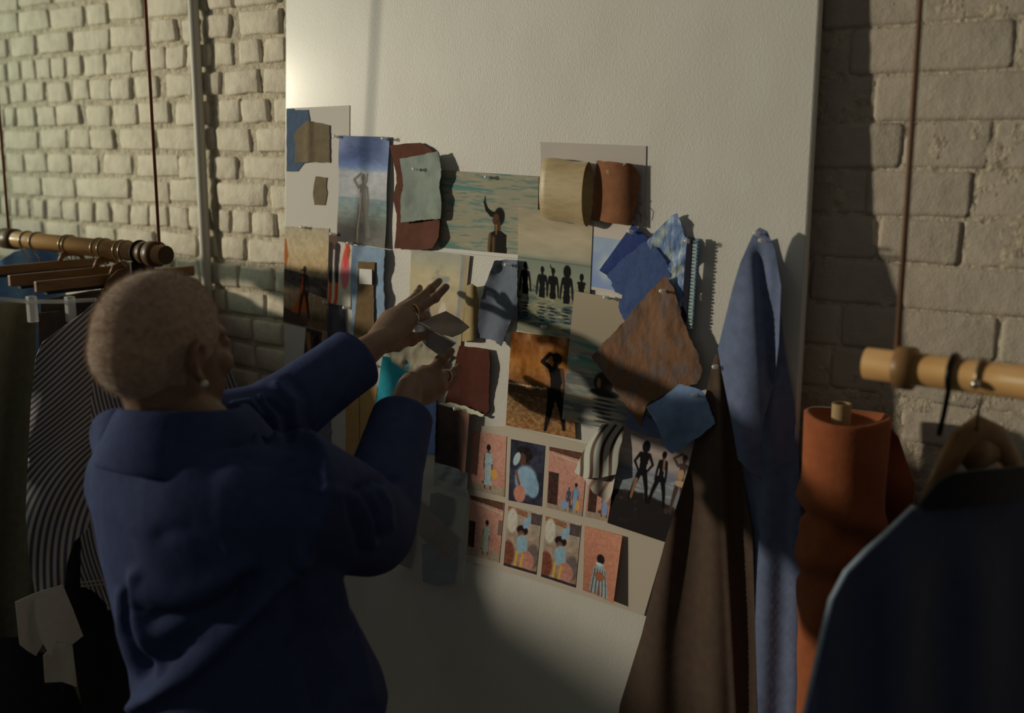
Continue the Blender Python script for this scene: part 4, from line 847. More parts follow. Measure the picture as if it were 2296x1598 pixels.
# jacket
jb = MB()
JR = ((1.055, -1.172, -.695, .178, .160, .16), (1.10, -1.172, -.700, .176, .156, .12), (1.16, -1.178, -.712, .168, .146, .06), (1.23, -1.185, -.732, .168, .134, 0), (1.31, -1.19, -.745, .180, .128, 0), (1.385, -1.195, -.755, .186, .118, 0), (1.43, -1.20, -.76, .178, .104, 0), (1.465, -1.205, -.762, .135, .088, 0), (1.488, -1.212, -.765, .085, .07, 0))
jb.loft([torso_ring(z, cx, cy, ax, ay, 44, 2.3, tl) for z, cx, cy, ax, ay, tl in JR])
def lerp(a, b, t): return a + (b - a) * t
jb.tube([SHL + [.05, 0, -.02], SHL, lerp(SHL, ELL, .5), ELL, lerp(ELL, CUL, .25), lerp(ELL, CUL, .55), CUL, CUL + (CUL - ELL) * .02], [.075, .074, .066, .062, .057, .056, .053, .053], 22)
jb.tube([SHR + [-.06, 0, -.03], SHR + [-.01, 0, -.005], lerp(SHR, ELR, .45) + [0, 0, -.01], ELR + [.0, -.01, -.008], lerp(ELR, CUR, .12), lerp(ELR, CUR, .45), lerp(ELR, CUR, .8), CUR, CUR + (CUR - ELR) * .02], [.088, .086, .078, .074, .064, .056, .052, .050, .050], 22)
jb.ell(ELR + np.array([.004, -.012, -.012]), (.062, .062, .06)); jb.ell(lerp(SHR, np.array([-1.19, -.75, 1.36]), .4), (.10, .10, .085)); jb.ell(lerp(SHL, np.array([-1.19, -.75, 1.36]), .4), (.10, .10, .085))
V, Nn, Fc = union(jb, .0055, 9, .5)
rel = V - CAM; wz = rel @ FWD; PX = W_ / 2 + F_ * (rel @ RGT) / wz; PY = H_ / 2 - F_ * (rel @ UPV) / wz
facing = ss(-.1, .3, -(Nn * (rel / np.linalg.norm(rel, axis=1)[:, None])).sum(1))
def segd(pts):
    d = np.full(len(V), 1e9)
    for (ax, ay), (bx, by) in zip(pts[:-1], pts[1:]):
        L2 = (bx - ax) ** 2 + (by - ay) ** 2; t = np.clip(((PX - ax) * (bx - ax) + (PY - ay) * (by - ay)) / L2, 0, 1); d = np.minimum(d, np.hypot(PX - ax - t * (bx - ax), PY - ay - t * (by - ay)))
    return d
disp = .006 * (fbm(V[:, 0] * 9 + V[:, 2] * 4, V[:, 1] * 9 + V[:, 2] * 6, 3) - .45) + .0015 * (fbm(V[:, 0] * 40, V[:, 2] * 40 + V[:, 1] * 30, 6) - .45)
for pts, w, a in (
    ([(285, 1592), (345, 1560), (440, 1500), (520, 1415), (600, 1330), (680, 1250)], 17, .017), ([(330, 1500), (420, 1440), (500, 1380), (560, 1310)], 34, -.018), ([(305, 1290), (300, 1370), (330, 1450), (345, 1510)], 14, .010), ([(272, 1330), (268, 1420), (282, 1540)], 12, .006), ([(288, 1330), (290, 1420), (310, 1520)], 12, -.012),
    ([(330, 1330), (400, 1345), (470, 1320), (560, 1270)], 24, .010), ([(350, 1385), (430, 1385), (520, 1340)], 18, -.010), ([(430, 1440), (470, 1425)], 12, .006), ([(360, 1200), (420, 1190), (480, 1230)], 22, -.006),
    ([(650, 1330), (700, 1450), (720, 1590)], 20, -.008), ([(760, 1310), (800, 1430), (830, 1560)], 14, .006),
    ([(822, 1105), (845, 1150), (850, 1200)], 9, -.009), ([(795, 1110), (825, 1165), (835, 1220)], 9, .007), ([(775, 1120), (800, 1180), (812, 1235)], 9, -.008), ([(845, 1085), (872, 1130), (876, 1180)], 8, .005), ([(800, 1098), (840, 1080), (885, 1075)], 9, -.008), ([(690, 1085), (760, 1105), (790, 1150)], 14, .005),
    ([(600, 900), (640, 930), (650, 985)], 9, -.008), ([(585, 895), (615, 935), (620, 990)], 8, .009), ([(555, 925), (590, 950), (600, 985)], 9, -.010), ([(520, 912), (560, 905), (580, 930), (575, 985)], 9, .010), ([(620, 865), (655, 900), (660, 950)], 9, .006), ([(650, 850), (690, 900), (690, 950)], 10, -.004),
    ([(235, 985), (262, 950), (285, 930)], 10, -.006), ([(560, 1030), (640, 1045), (720, 1085)], 12, -.005)):
    disp = disp + a * np.exp(-(segd(pts) / w) ** 2) * facing
V = V + Nn * disp[:, None]
# open cuffs, neck and hem
kill = np.zeros(len(V), bool)
for c, e in ((CUL, ELL), (CUR, ELR)):
    d = (c - e) / np.linalg.norm(c - e); q = (V - c) @ d; rr = np.linalg.norm(V - c - q[:, None] * d, axis=1); kill |= (q > -.012) & (rr < .066) & (q < .06)
kill |= (V[:, 2] < 1.066 + .16 * (V[:, 1] + .695)) | ((V[:, 2] > 1.482) & (np.hypot(V[:, 0] + 1.212, V[:, 1] + .765) < .12))
Fj = [f for f in Fc if not any(kill[i] for i in f)]
ec = {}
for f in Fj:
    for a_, b_ in zip(f, f[1:] + f[:1]): k_ = (min(a_, b_), max(a_, b_)); ec[k_] = ec.get(k_, 0) + 1
bv = sorted({i for k_, n_ in ec.items() if n_ == 1 for i in k_})
for i in bv:                                      # straight cut edges
    for c, e in ((CUL, ELL), (CUR, ELR)):
        d = (c - e) / np.linalg.norm(c - e); q = (V[i] - c) @ d
        if np.linalg.norm(V[i] - c - d * q) < .066 and abs(q + .014) < .02: V[i] = V[i] - d * (q + .014)
    if V[i, 2] < 1.15: V[i, 2] = 1.068 + .16 * (V[i, 1] + .695)
used = sorted({i for f in Fj for i in f}); rm = {a: i for i, a in enumerate(used)}
m_navy = mat('navy_wool_jacket', (.050, .070, .172), .9, .12, ((900, .3, .0006), (70, .2, .003)), (50, (.042, .058, .145), .4, .7), sheen=.0)
jacket = mk('jacket', V[used], [[rm[i] for i in f] for f in Fj], m_navy, person)
sol = jacket.modifiers.new('thickness', 'SOLIDIFY'); sol.thickness = .0035; sol.offset = -1
# fold-down collar
cr = []
ncol = 56
prof = ((-.004, 1.487), (.004, 1.515), (.010, 1.524), (.018, 1.520), (.030, 1.496), (.044, 1.468), (.050, 1.452), (.046, 1.450), (.032, 1.470), (.016, 1.490))
cv = []; cfs = []
for k in range(ncol + 1):
    a = math.radians(108) + math.radians(324) * k / ncol
    ca, sa = math.cos(a), math.sin(a); spread = 1 + .5 * ss(.75, 1, abs(k / ncol - .5) * 2)
    for (dr, z) in prof:
        r0x, r0y = .070, .062
        dz = -.018 * (1 + math.sin(a)) * .5 + .010 * ca
        w = dr * spread
        cv.append((-1.219 + (r0x + w * (1.25 if ca > 0 else 1.0)) * ca, -.768 + (r0y + w) * sa, z + dz - (.012 * max(0, ca) * (dr / .05))))
npf = len(prof)
for k in range(ncol):
    for j in range(npf): cfs.append((k * npf + j, k * npf + (j + 1) % npf, (k + 1) * npf + (j + 1) % npf, (k + 1) * npf + j))
cfs.append(tuple(range(npf))); cfs.append(tuple(ncol * npf + j for j in range(npf))[::-1])
col_o = mk('collar', cv, cfs, m_navy, jacket)
sb = col_o.modifiers.new('soft', 'SUBSURF'); sb.levels = 1; sb.render_levels = 1
# trousers and shoes (below the frame)
tb = MB(); tb.loft([torso_ring(*r) for r in ((.80, -1.175, -.70, .16, .112), (.90, -1.175, -.70, .163, .115), (1.0, -1.18, -.703, .155, .110), (1.05, -1.18, -.71, .145, .105))])
for s, X0 in ((-1, -1.255), (1, -1.095)): tb.tube([(X0, -.70, .92), (X0, -.695, .7), (X0 + s * .005, -.69, .48), (X0 + s * .01, -.70, .25), (X0 + s * .01, -.71, .07)], [.094, .088, .074, .07, .07], 18)
V, Nn, Fc = union(tb, .011, 4, .5); mk('trousers', V, Fc, mat('dark_trousers', (.02, .02, .025), .9, .2, ((400, .2, .001),)), person)
for s, X0 in ((-1, -1.255), (1, -1.095)):
    x = X0 + s * .012
    MB().tube([(x, -.76, .05), (x, -.70, .055), (x, -.64, .045), (x, -.57, .034), (x, -.535, .028)], [.038, .046, .044, .038, .022], 16, flat=((0, 0, 1), .95)).box((x - .04, -.79, 0), (x + .04, -.53, .016)).build('shoe', mat('dark_leather', (.02, .016, .014), .4, .4), person)

# the folded swatch held between the fingers
def heldmap(px, py, h): return atY(px, py, -.212 + (px - 921) * .00052 - h)
m_held = cloth('grey_white_organza', (104, 96, 84), mixk(.5), bump=.2, alpha=.92, var=.9)
hs = empty('held_swatch', heldmap(975, 792, 0), 'folded translucent grey swatch held between thumb and fingers', 'swatch')
sheet('upper_fold', [(921, 716), (946, 721), (972, 708), (1000, 697), (1030, 714), (1053, 733), (1034, 748), (1014, 756), (985, 748), (960, 738)], m_held, 0, fold=lambda x, y: .012 * ss(720, 750, y) + .004 * np.sin(x * .06), step=8, mapf=heldmap, parent=hs)
sheet('lower_fold', [(921, 716), (950, 728), (985, 748), (1022, 770), (1006, 784), (985, 797), (955, 775), (934, 750)], cloth('grey_organza_under', (72, 74, 74), mixk(.6), bump=.2, var=.9), -.004, fold=lambda x, y: .012 * ss(745, 720, y) * 0 + .003 * np.sin(x * .08), step=8, mapf=heldmap, parent=hs)
MB().tube([heldmap(921, 716, .004), heldmap(950, 728, .008), heldmap(985, 748, .012), heldmap(1022, 770, .013)], .0018, 8).build('fold_edge', mat('organza_edge', alb((112, 118, 122), mixk(.5)), .6), hs, label='bright rolled fold edge')

# ------------------------------------------------------------------ hanging cloths on the board
hb_ = empty('hanging_cloth', board(1703, 530, .02), 'long blue cotton length hung from one gathered corner at the right of the board', 'cloth')
m_bl = cloth('blue_cotton_length', (.21, .27, .46)); m_bld = m_bl
sheet('back_drape', [(1700, 540), (1722, 532), (1745, 640), (1760, 790), (1780, 900), (1790, 1000), (1798, 1200), (1802, 1450), (1804, 1700), (1702, 1700), (1694, 1400), (1682, 1200), (1668, 1050), (1668, 800), (1690, 600)], m_bl, .012,
      fold=lambda x, y: (.018 * ss(540, 800, y) * (.5 + .5 * np.sin((x - 1640) * .07 + y * .002)) + .006 * ss(600, 1100, y)) * ss(1812, 1770, x), step=14, solid=.0012, parent=hb_)
sheet('front_fold', [(1703, 510), (1690, 522), (1660, 590), (1645, 640), (1626, 715), (1610, 782), (1618, 830), (1640, 940), (1655, 1030), (1690, 1065), (1709, 1078), (1703, 1000), (1715, 930), (1738, 850), (1747, 770), (1752, 640), (1738, 560), (1720, 518)], m_bl, .050,
      fold=lambda x, y: .026 * ss(530, 720, y) * np.abs(np.sin((x - 1612 + (y - 800) * .04) * .026)) - .022 * np.exp(-((x - (1703 + (y - 560) * .10)) / 13) ** 2) * ss(535, 600, y) * ss(1000, 820, y), step=9, solid=.0012, parent=hb_)
hc_ = empty('hanging_cloth', board(1608, 805, .04), 'long dark brown cloth pinned at the lower right of the board', 'cloth')
sheet('brown_drape', [(1604, 793), (1625, 800), (1640, 870), (1650, 980), (1666, 1080), (1688, 1200), (1694, 1400), (1700, 1700), (1378, 1700), (1390, 1580), (1440, 1420), (1490, 1220), (1540, 1060), (1575, 920), (1590, 850)], cloth('dark_brown_wool', (54, 42, 33), mixk(.1), var=.8), .026,
      fold=lambda x, y: .026 * ss(800, 1100, y) * (.5 + .5 * np.sin((x - 1600) * (.075 - .03 * ss(900, 1500, y)) + 1.2)) ** 1.3 + .012 * np.exp(-((x - (1612 + (y - 820) * .05)) / 9) ** 2), step=7, solid=.0015, parent=hc_)
for (x, y, of, lb) in ((1700, 524, .062, 'upper clear push pin at the gathered corner of the long blue cotton'), (1711, 540, .066, 'lower clear push pin at the gathered corner of the long blue cotton'), (1607, 822, .050, 'clear push pin at the top of the dark brown cloth')): push_pin(x, y, of, lb)

# ------------------------------------------------------------------ rails hung on cords
m_wood = mat('varnished_rail_wood', (.68, .41, .175), .27, .5, ((60, .12, .002),), (9, (.54, .305, .12), .35, .7), coat=.4, stretch=(1, 6, 6))
m_woodend = mat('rail_end_grain', (.075, .045, .024), .7, .3, ((120, .3, .001),))
m_collar = mat('dark_wood_collar', (.13, .072, .036), .4, .4, ((80, .2, .001),), (14, (.085, .046, .023), .4, .7))
m_cord = mat('brown_cord', alb((84, 52, 36)), .8, .2, ((900, .5, .001),)); m_cordr = mat('red_brown_cord', (.22, .13, .085), .8, .2, ((900, .5, .001),))
m_wire = mat('hook_wire', alb((96, 86, 66)), .3, .6, metal=.7); m_black = mat('black_strap', (.012, .012, .014), .7, .3, ((300, .2, .001),))
RY = -.29
def cyl_x(x0, x1, y, z, r, n=28):
    return MB().tube([(x0, y, z), (x1, y, z)], r, n)
def rail(name, x0, x1, z, endx, label):
    t = empty(name, ((x0 + x1) / 2, RY, z - .02), label, 'clothes rail')
    cyl_x(x0, x1, RY, z, .0195).build('rail_pole', m_wood, t)
    d = .0012 * (1 if endx > (x0 + x1) / 2 else -1); cyl_x(endx, endx + d, RY, z, .0185).build('end_cap', m_woodend, t, smooth=False); return t
def rx(px, py): return atY(px, py, RY)[0]
zl = 1.628; zr = 1.586
rl = rail('clothes_rail', -3.35, rx(372, 575), zl, rx(372, 575), 'round wooden rail at the left hung on cords in front of the brick wall')
for (a, b, r) in ((322, 334, .0235), (339, 355, .0265), (14, 40, .0245)):
    xa, xb = rx(a, 572), rx(b, 574); MB().tube([(xa, RY, zl), (xa + .002, RY, zl), (xb - .002, RY, zl), (xb, RY, zl)], [r - .003, r, r, r - .003], 26).build('rail_collar', m_collar, rl)
for (a, b, lb) in ((357, 327, 'dark cord holding the near end of the left rail'), (22, -8, 'dark cord holding the left rail at the picture edge')):
    xa = rx(a, 548); xb = atY(b if b > 0 else 0, 0 if b > 0 else 230, RY)[0]
    MB().tube([(xa, RY, zl + .02), (xa + (xb - xa) * .6, RY, zl + .5), (xa + (xb - xa), RY, 2.85)], .0032, 8).build('hanging_cord', m_cord, rl)
rr = rail('clothes_rail', rx(1943, 815), .62, zr, rx(1943, 815), 'round wooden rail at the right hung on a red brown cord')
xa, xb = rx(2010, 825), rx(2052, 828); MB().tube([(xa, RY, zr), (xa + .002, RY, zr), (xb - .002, RY, zr), (xb, RY, zr)], [.0235, .026, .026, .0235], 26).build('rail_collar', mat('oak_collar', (.36, .2, .085), .4, .4, ((80, .2, .001),), (14, (.28, .15, .06), .4, .7)), rr)
xa = rx(2012, 785); xb = rx(2064, 0)
MB().tube([(xa, RY, zr + .02), (lerp(xa, xb, .5), RY, lerp(zr, 2.1, .5)), (xb, RY, 2.1), (xb, RY, 2.85)], .0038, 8).build('hanging_cord', m_cordr, rr, label='red brown cord')
# hangers
m_hang = mat('hanger_wood', (.27, .145, .062), .45, .4, ((60, .15, .001),), (8, (.15, .078, .034), .35, .7), stretch=(6, 1, 6))
def hook(parent, X, z_rail, z_bar, w=.0018, m=None):
    r = .0215; pts = [(X, RY + r * math.cos(a), z_rail + r * math.sin(a)) for a in np.linspace(math.radians(-35), math.radians(215), 16)]
    pts += [(X, RY - .012, z_rail - .026), (X, RY - .002, z_rail - .036), (X, RY, z_bar)]
    MB().tube(pts, w, 8).build('hook', m or m_wire, parent)
def bar_hanger(X, l, r, th, label, zrail=zl):
    a, b = atX(*l, X), atX(*r, X); t = empty('trouser_hanger', (X, RY, min(a[2], b[2]) - .012), label, 'hanger', 'wooden bar hangers on the left rail')
    z = (a[2] + b[2]) / 2; mb = MB(); mb.box((X - .006, a[1], z - th / 2), (X + .006, b[1], z + th / 2)); mb.build('hanger_bar', m_hang, t, smooth=False, bevel=.002)
    MB().box((X - .0065, a[1] + .02, z - th / 2 - .006), (X + .0065, b[1] - .02, z - th / 2 - .001)).build('felt_strip', m_black, t, smooth=False)
    MB().tube([(X, RY - .03, z + th / 2 - .002), (X, RY - .02, z + th / 2 + .012), (X, RY, z + th / 2 + .017), (X, RY + .02, z + th / 2 + .012), (X, RY + .03, z + th / 2 - .002)], [.004, .007, .008, .007, .004], 12).build('hanger_neck', m_hang, t)
    hook(t, X, zrail, z + th / 2 + .01); return t
bar_hanger(-2.30, (-30, 612), (242, 580), .018, 'wooden bar hanger farthest along the left rail')
bar_hanger(-2.16, (20, 626), (300, 606), .023, 'middle wooden bar hanger on the left rail')
bar_hanger(-2.10, (78, 630), (434, 618), .022, 'wooden bar hanger nearest the end of the left rail')
for px in (62, 84, 150):
    t = empty('spare_hook', (rx(px, 535), RY, zl - .06), 'thin wire hook looped over the left rail, %s' % {62: 'close to the far collar', 84: 'second from the far collar', 150: 'third from the far collar'}[px], 'hook', 'wire hooks on the left rail'); hook(t, rx(px, 535), zl, zl - .07)
st = empty('strap_loop', (rx(318, 575), RY, zl - .06), 'black strap looped round the end of the left rail', 'strap')
xs_ = rx(314, 565)
MB().tube([(xs_, RY + .0225 * math.cos(a), zl + .0225 * math.sin(a)) for a in np.linspace(0, 2 * math.pi, 24, endpoint=False)], .0035, 8, closed=True, flat=None).build('loop', m_black, st)
MB().box((xs_ - .003, RY - .024, zl - .075), (xs_ + .003, RY + .03, zl - .018)).build('tab', m_black, st, smooth=False)

# ------------------------------------------------------------------ clothes on the left rail
def xmap(X): return lambda px, py, h: atX(px, py, X + h)
def garment(name, X, outline, m, label, cat, fold=None, back=True, step=14, sattr=None, part='front_panel', **kw):
    c = [atX(*p, X) for p in outline]; t = empty(name, (X, RY, min(p[2] for p in c)), label, cat)
    f = fold or (lambda x, y: .012 * np.sin(x * .05 + y * .004))
    sheet(part, outline, m, .0, fold=f, step=step, mapf=xmap(X), parent=t, solid=.0015, sattr=sattr)
    if back:
        sheet('back_panel', outline, m, -.035, fold=lambda x, y: .01 * np.sin(x * .04), step=step * 1.6, mapf=xmap(X), parent=t, solid=.0015, sattr=sattr)
    return t
m_stripe = mat('striped_cotton', (.52, .47, .42), .85, .2, ((700, .25, .0006), (40, .3, .004)), stripe=('stripe', (.085, .09, .15), .5), sheen=.1)
XS = -2.06
shirt = garment('striped_shirt', XS, [(228, 660), (262, 640), (335, 640), (420, 700), (498, 790), (528, 850), (548, 940), (552, 1010), (520, 1200), (420, 1262), (310, 1288), (278, 1318), (246, 1362), (215, 1328), (181, 1312), (182, 1190), (194, 1150), (190, 1000), (205, 800)], m_stripe,
    'blue and grey striped shirt with white cuffs hanging behind the person', 'shirt', fold=lambda x, y: .014 * np.sin((x - 180) * .045 + y * .003) + .02 * ss(640, 800, y), sattr=lambda x, y: (x * .94 - y * .25 + 5 * np.sin(y * .02 + x * .01)) / 9.0, step=11)
sheet('sleeve', [(240, 652), (190, 698), (132, 740), (95, 768), (80, 800), (70, 900), (62, 1050), (58, 1150), (65, 1250), (82, 1347), (112, 1337), (143, 1332), (150, 1262), (165, 1215), (199, 1182), (207, 1100), (203, 900), (222, 740)], m_stripe, .03,
      fold=lambda x, y: .035 * np.sin(np.clip((x - 60) / 150, 0, 1) * math.pi) ** .7 + .006 * np.sin(y * .03 + x * .05), mapf=xmap(XS), parent=shirt, solid=.0015, step=10, sattr=lambda x, y: (x * .62 + np.where(y < 1000, y, 1000 + 110 * (1 - np.exp(-(y - 1000) / 110))) * .74 + 6 * np.sin(y * .012)) / 9.5)
m_cuff = cloth('white_cotton', (.95, .89, .80), var=.9)
sheet('cuff', [(76, 1330), (100, 1322), (140, 1310), (162, 1362), (186, 1425), (162, 1444), (127, 1438), (112, 1471), (90, 1430), (78, 1380)], m_cuff, .06, fold=lambda x, y: .02 * np.sin(np.clip((x - 70) / 115, 0, 1) * math.pi), mapf=xmap(XS), parent=shirt, step=10, solid=.0015, label='white cuff')
sheet('cuff_lining', [(34, 1349), (76, 1330), (84, 1390), (98, 1440), (80, 1470), (60, 1458), (44, 1445)], m_cuff, .05, fold=lambda x, y: .01 * np.sin(x * .05), mapf=xmap(XS), parent=shirt, step=10, solid=.0015, label='white cuff lining')
sheet('shirt_tail', [(97, 1470), (127, 1440), (162, 1445), (168, 1500), (172, 1540), (140, 1528), (101, 1530)], m_cuff, .035, fold=lambda x, y: .012 * np.sin(x * .09), mapf=xmap(XS), parent=shirt, step=10, solid=.0015, label='white shirt tail')
ctr = MB()
for (y0) in (0, 9): ctr.tube([atX(182, 1306 + y0, XS + .03), atX(240, 1300 + y0, XS + .035), atX(300, 1280 + y0, XS + .04)], .0018, 6)
ctr.build('hem_braid', cloth('pale_braid', (96, 86, 72), KM), shirt); MB().ell(atX(246, 1362, XS + .02), (.006,) * 3).build('hem_button', mat('button_shell', (.4, .33, .25), .3), shirt)
hs_ = empty('shirt_hanger', (XS - .02, RY, 1.50), 'curved wooden shoulder hanger inside the striped shirt', 'hanger')
MB().tube([atX(236, 668, XS - .02), atX(248, 636, XS - .02), atX(268, 618, XS - .02), atX(300, 608, XS - .02), atX(350, 620, XS - .02), atX(430, 700, XS - .02)], [.010, .012, .013, .014, .013, .010], 14, flat=((1, 0, 0), .5)).build('hanger_arm', m_hang, hs_)
hook(hs_, XS - .02, zl, 1.585)
garment('olive_jacket', -2.37, [(-160, 720), (-60, 690), (30, 673), (70, 668), (84, 692), (78, 770), (104, 1000), (92, 1200), (84, 1330), (40, 1425), (-150, 1440)], cloth('olive_cotton', (.38, .36, .26)), 'olive green cotton jacket at the left edge of the picture', 'jacket', fold=lambda x, y: .022 * np.sin(x * .055 + y * .003))
garment('dark_trousers', -2.20, [(84, 702), (195, 690), (215, 720), (205, 1000), (200, 1320), (140, 1560), (88, 1300), (100, 1000)], cloth('espresso_wool', (34, 28, 24), KM), 'dark brown trousers clipped behind the striped shirt', 'trousers')
garment('black_trousers', -2.12, [(140, 1180), (230, 1180), (345, 1240), (350, 1720), (205, 1720), (180, 1560), (150, 1380)], cloth('black_wool', (20, 19, 20), KM), 'black trousers hanging below the striped shirt', 'trousers')
garment('black_coat', -2.25, [(-160, 1425), (40, 1428), (90, 1460), (150, 1500), (190, 1600), (200, 1720), (-160, 1720)], cloth('charcoal_coat_wool', (28, 28, 31), KM), 'long charcoal coat at the lower left corner', 'coat', fold=lambda x, y: .006 * np.sin(x * .05))
bg = garment('blue_skirt', -2.42, [(-120, 1290), (28, 1296), (34, 1350), (42, 1412), (0, 1424), (-120, 1424)], cloth('dull_blue_cotton', (60, 76, 96), KM), 'dull blue skirt with a yellow hem at the left edge', 'skirt')
sheet('yellow_hem', [(-120, 1421), (0, 1421), (42, 1409), (43, 1420), (0, 1436), (-120, 1436)], cloth('yellow_tape', (112, 94, 48), KM), .014, mapf=xmap(-2.42), parent=bg, step=10, label='yellow hem')
garment('blue_shirt', -2.62, [(-120, 640), (-40, 598), (0, 584), (32, 564), (76, 553), (126, 562), (142, 584), (150, 700), (150, 1250), (-120, 1250)], cloth('mid_blue_cotton', (64, 88, 130), KM * 1.2), 'mid blue shirt farthest along the left rail', 'shirt', fold=lambda x, y: .02 * np.sin(x * .06))
garment('shade_skirt', -2.24, [(90, 672), (200, 652), (330, 636), (425, 628), (440, 700), (440, 1290), (96, 1290)], cloth('taupe_wool', (.10, .09, .07)), 'taupe wool skirt added behind the striped shirt to fill the shadow', 'skirt')  # mostly hidden garment, added to close gaps in the clothes' shadow
ch = empty('clip_hanger', atX(100, 690, -2.19), 'clear plastic clip hanger holding the dark trousers', 'hanger')
m_clr = mat('clear_hanger_plastic', (.7, .72, .72), .12, .6, alpha=.45, coat=.4)
MB().tube([atX(-20, 668, -2.185), atX(60, 676, -2.185), atX(130, 676, -2.185), atX(215, 672, -2.185)], .0045, 10).build('hanger_bar', m_clr, ch)
for px in (74, 160):
    a, b = atX(px, 690, -2.17), atX(px, 690, -2.19); MB().box((a[0] - .012, a[1] - .009, a[2] - .03), (a[0] + .004, a[1] + .009, a[2] + .024)).build('clip', m_clr, ch, smooth=False, bevel=.002)
hook(ch, -2.185, zl, atX(100, 676, -2.185)[2])

# ------------------------------------------------------------------ orange fabric roll
ptop = atY(1900, 935, -.104); pbot = np.array([ptop[0] + .03, -.16, .0])
roll = empty('fabric_roll', pbot, 'roll of rust orange cloth standing against the wall beside the board', 'fabric roll')
m_or = cloth('orange_linen', (.46, .135, .05), mixk(.25), bump=.35, scale=450, var=.82)
nz_, na_ = 90, 56; rv = []; rf_ = []
def roll_pt(t, a, r): c = ptop + (pbot - ptop) * t; return (c[0] + r * math.cos(a), c[1] + r * .9 * math.sin(a), c[2])
for i in range(nz_ + 1):
    t = (i / nz_) ** 1.3
    for k in range(na_):
        a = 2 * math.pi * k / na_
        zz = t * 1.45; wv = math.sin(a * 1.0 + .8)
        r = .0592 + .004 * (vnoise(a * 1.2 + 3, zz * 8, 4) - .5) + .008 * math.exp(-((zz - .135 - .02 * wv) / .018) ** 2) - .012 * math.exp(-((zz - .16 - .022 * wv) / .009) ** 2) + .008 * math.exp(-((zz - .19 + .015 * wv) / .016) ** 2) - .010 * math.exp(-((zz - .215 + .012 * wv) / .008) ** 2) - .008 * ss(.22, .4, zz)
        r += .0015 * math.sin(zz * 60 + 5 * a) * ss(.08, .2, zz) * ss(.5, .3, zz)
        p = roll_pt(t, a, float(r)); rv.append((p[0], p[1], p[2] + (.004 * math.sin(a * 2 + 1) if i == 0 else 0)))
for i in range(nz_):
    for k in range(na_): rf_.append((i * na_ + k, i * na_ + (k + 1) % na_, (i + 1) * na_ + (k + 1) % na_, (i + 1) * na_ + k))
n0 = len(rv)
for j, (r, dz) in enumerate(((.058, .003), (.054, .002), (.050, -.006), (.040, -.012), (.026, -.014), (.0135, -.014))):
    for k in range(na_):
        a = 2 * math.pi * k / na_; p = roll_pt(0, a, r + (.002 * math.sin(a * 3) if j < 3 else 0)); rv.append((p[0], p[1], p[2] + dz + .003 * math.sin(a * 2 + 1)))
for j in range(6):
    A0 = 0 if j == 0 else n0 + (j - 1) * na_; B0 = n0 + j * na_
    for k in range(na_): rf_.append((A0 + (k + 1) % na_, A0 + k, B0 + k, B0 + (k + 1) % na_))
mk('cloth_layers', rv, rf_, m_or, roll)
cc = ptop + np.array([-.006, -.008, 0]); tub = MB(); q = []
for (r, z) in ((.0135, -.05), (.0135, .021), (.0105, .021), (.0105, -.03)): q.append([(cc[0] + r * math.cos(a), cc[1] + r * math.sin(a), cc[2] + z) for a in np.linspace(0, 2 * math.pi, 28, endpoint=False)])
tub.loft(q).build('cardboard_core', mat('cardboard', (.46, .32, .17), .85, .2, ((200, .2, .001),)), roll, smooth=False, label='pale cardboard core')
sheet('loose_flap', [(1990, 950), (2015, 980), (2035, 1040), (2052, 1085), (2046, 1140), (2010, 1180), (1985, 1180)], m_or, 0, fold=lambda x, y: .012 * np.sin(y * .03), step=9, mapf=lambda px, py, h: atY(px, py, -.045 - h), parent=roll, solid=.0015)

# ------------------------------------------------------------------ garment on the right rail
GA, GB = np.array([-.455, -.50]), np.array([-.386, -.29]); gd = (GB - GA) / np.linalg.norm(GB - GA); gn = np.array([gd[1], -gd[0]])
def gmap(px, py, h):
    d = ray(px, py); o = CAM[:2] - GA - gn * h; t = -(o @ gn) / (d[:2] @ gn); return CAM + d * t
jk = empty('dark_jacket', gmap(2100, 1590, 0), 'dark navy jacket with a black collar hanging on the right rail', 'jacket')
m_jk = cloth('midnight_wool', (26, 29, 40), KS * 1.2, var=.85); m_jkc = cloth('black_collar_wool', (17, 16, 17), KM)
jo = [(2048, 1142), (2100, 1128), (2200, 1130), (2318, 1106), (2322, 1150), (2324, 1400), (2324, 1780), (1760, 1780), (1790, 1680), (1812, 1590), (1832, 1500), (1852, 1410), (1868, 1345), (1900, 1285), (1945, 1238), (1990, 1198)]
sheet('front_panel', jo, m_jk, .0, fold=lambda x, y: .04 * np.sqrt(np.clip((x - (1800 + .25 * (1598 - y) * .9)) / 200, 0, 1)) + .010 * np.sin(x * .035) * ss(1150, 1350, y), step=16, mapf=gmap, parent=jk, solid=.002)
sheet('back_panel', jo, m_jk, -.05, step=26, mapf=gmap, parent=jk, solid=.002)
ed = [(1760, 1780), (1790, 1680), (1812, 1590), (1832, 1500), (1852, 1410), (1868, 1345), (1900, 1285), (1945, 1238), (1990, 1198), (2048, 1142)]
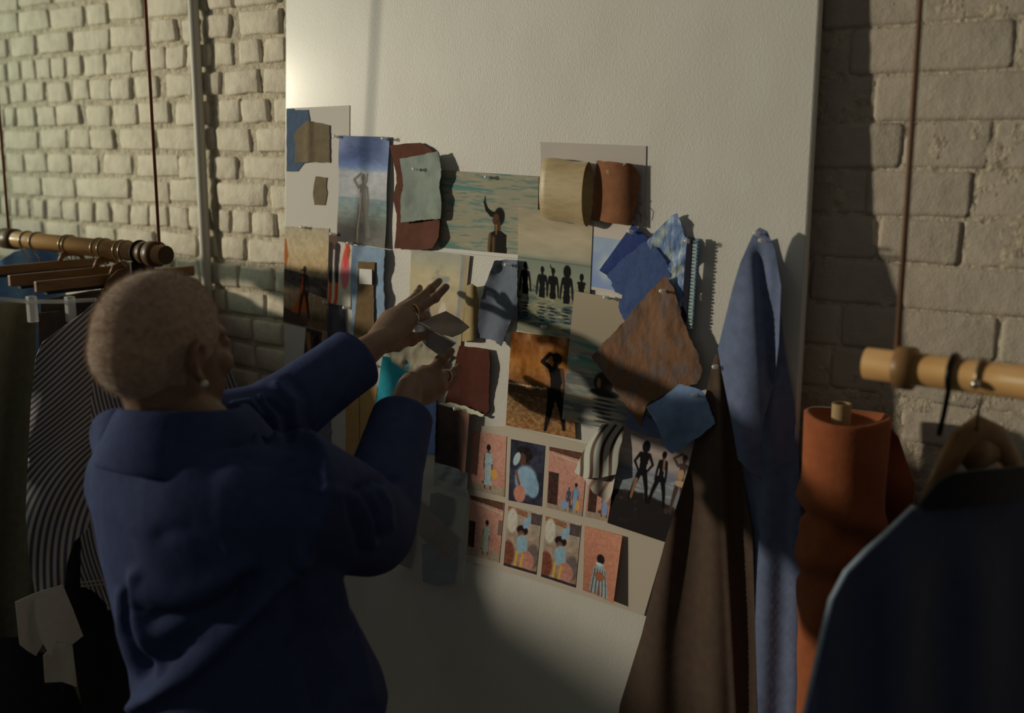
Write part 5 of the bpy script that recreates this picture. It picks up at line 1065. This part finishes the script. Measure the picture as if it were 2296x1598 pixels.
mb = MB(); mb.tube([gmap(x + 4, y + 3, .006) for x, y in ed], .0085, 10, flat=((*gn, 0), .8)); mb.build('lit_shoulder_edge', cloth('blue_grey_lit_edge', (94, 104, 116), KM), jk, label='lit shoulder edge painted pale')  # light caught along the shoulder, painted as a paler strip
sheet('collar', [(2052, 1143), (2075, 1112), (2105, 1078), (2135, 1060), (2200, 1052), (2296, 1045), (2318, 1050), (2318, 1102), (2296, 1112), (2200, 1134), (2110, 1142)], m_jkc, .03, fold=lambda x, y: .03 * np.sin(np.clip((x - 2050) / 300, 0, 1) * math.pi), step=13, mapf=gmap, parent=jk, solid=.004)
hg = empty('jacket_hanger', gmap(2195, 1010, 0), 'wooden hanger with a wire hook inside the dark jacket on the right rail', 'hanger')
MB().tube([gmap(2085, 1120, -.01), gmap(2118, 1050, -.01), gmap(2150, 992, -.01), gmap(2190, 962, -.01), gmap(2232, 980, -.01), gmap(2262, 1030, -.01), gmap(2285, 1090, -.01)], [.014, .016, .017, .018, .017, .016, .014], 16, flat=((*gn, 0), .7)).build('hanger_arm', m_hang, hg)
xh = rx(2200, 848); hz = gmap(2190, 965, 0)
MB().tube([(xh, RY + .0215 * math.cos(a), zr + .0215 * math.sin(a)) for a in np.linspace(math.radians(200), math.radians(-60), 16)] + [(lerp(xh, hz[0], .5), lerp(RY, hz[1], .5) , zr - .045), hz], .002, 8).build('hook', m_wire, hg)
MB().ell((xh + .001, RY - .0225, zr - .004), (.0055,) * 3).build('hook_ball', m_silver, hg)
MB().tube([gmap(2150, 985, -.01), gmap(2190, 1010, -.01), gmap(2240, 1000, -.01)], [.02, .03, .02], 12, flat=((*gn, 0), .4)).build('hanger_neck', m_hang, hg)
sk = empty('spare_hook', (rx(2136, 840), RY, zr - .1), 'dark metal hook hanging from the right rail beside the collar', 'hook')
xk = rx(2138, 840); m_dk = mat('dark_metal', (.03, .028, .026), .4, .5, metal=.8)
e_ = atY(2105, 975, RY - .01)
MB().tube([(xk, RY + .0222 * math.cos(a), zr + .0222 * math.sin(a)) for a in np.linspace(math.radians(-40), math.radians(230), 18)] + [lerp(np.array([xk, RY - .012, zr - .022]), e_, .5), e_], .0032, 8).build('hook', m_dk, sk)
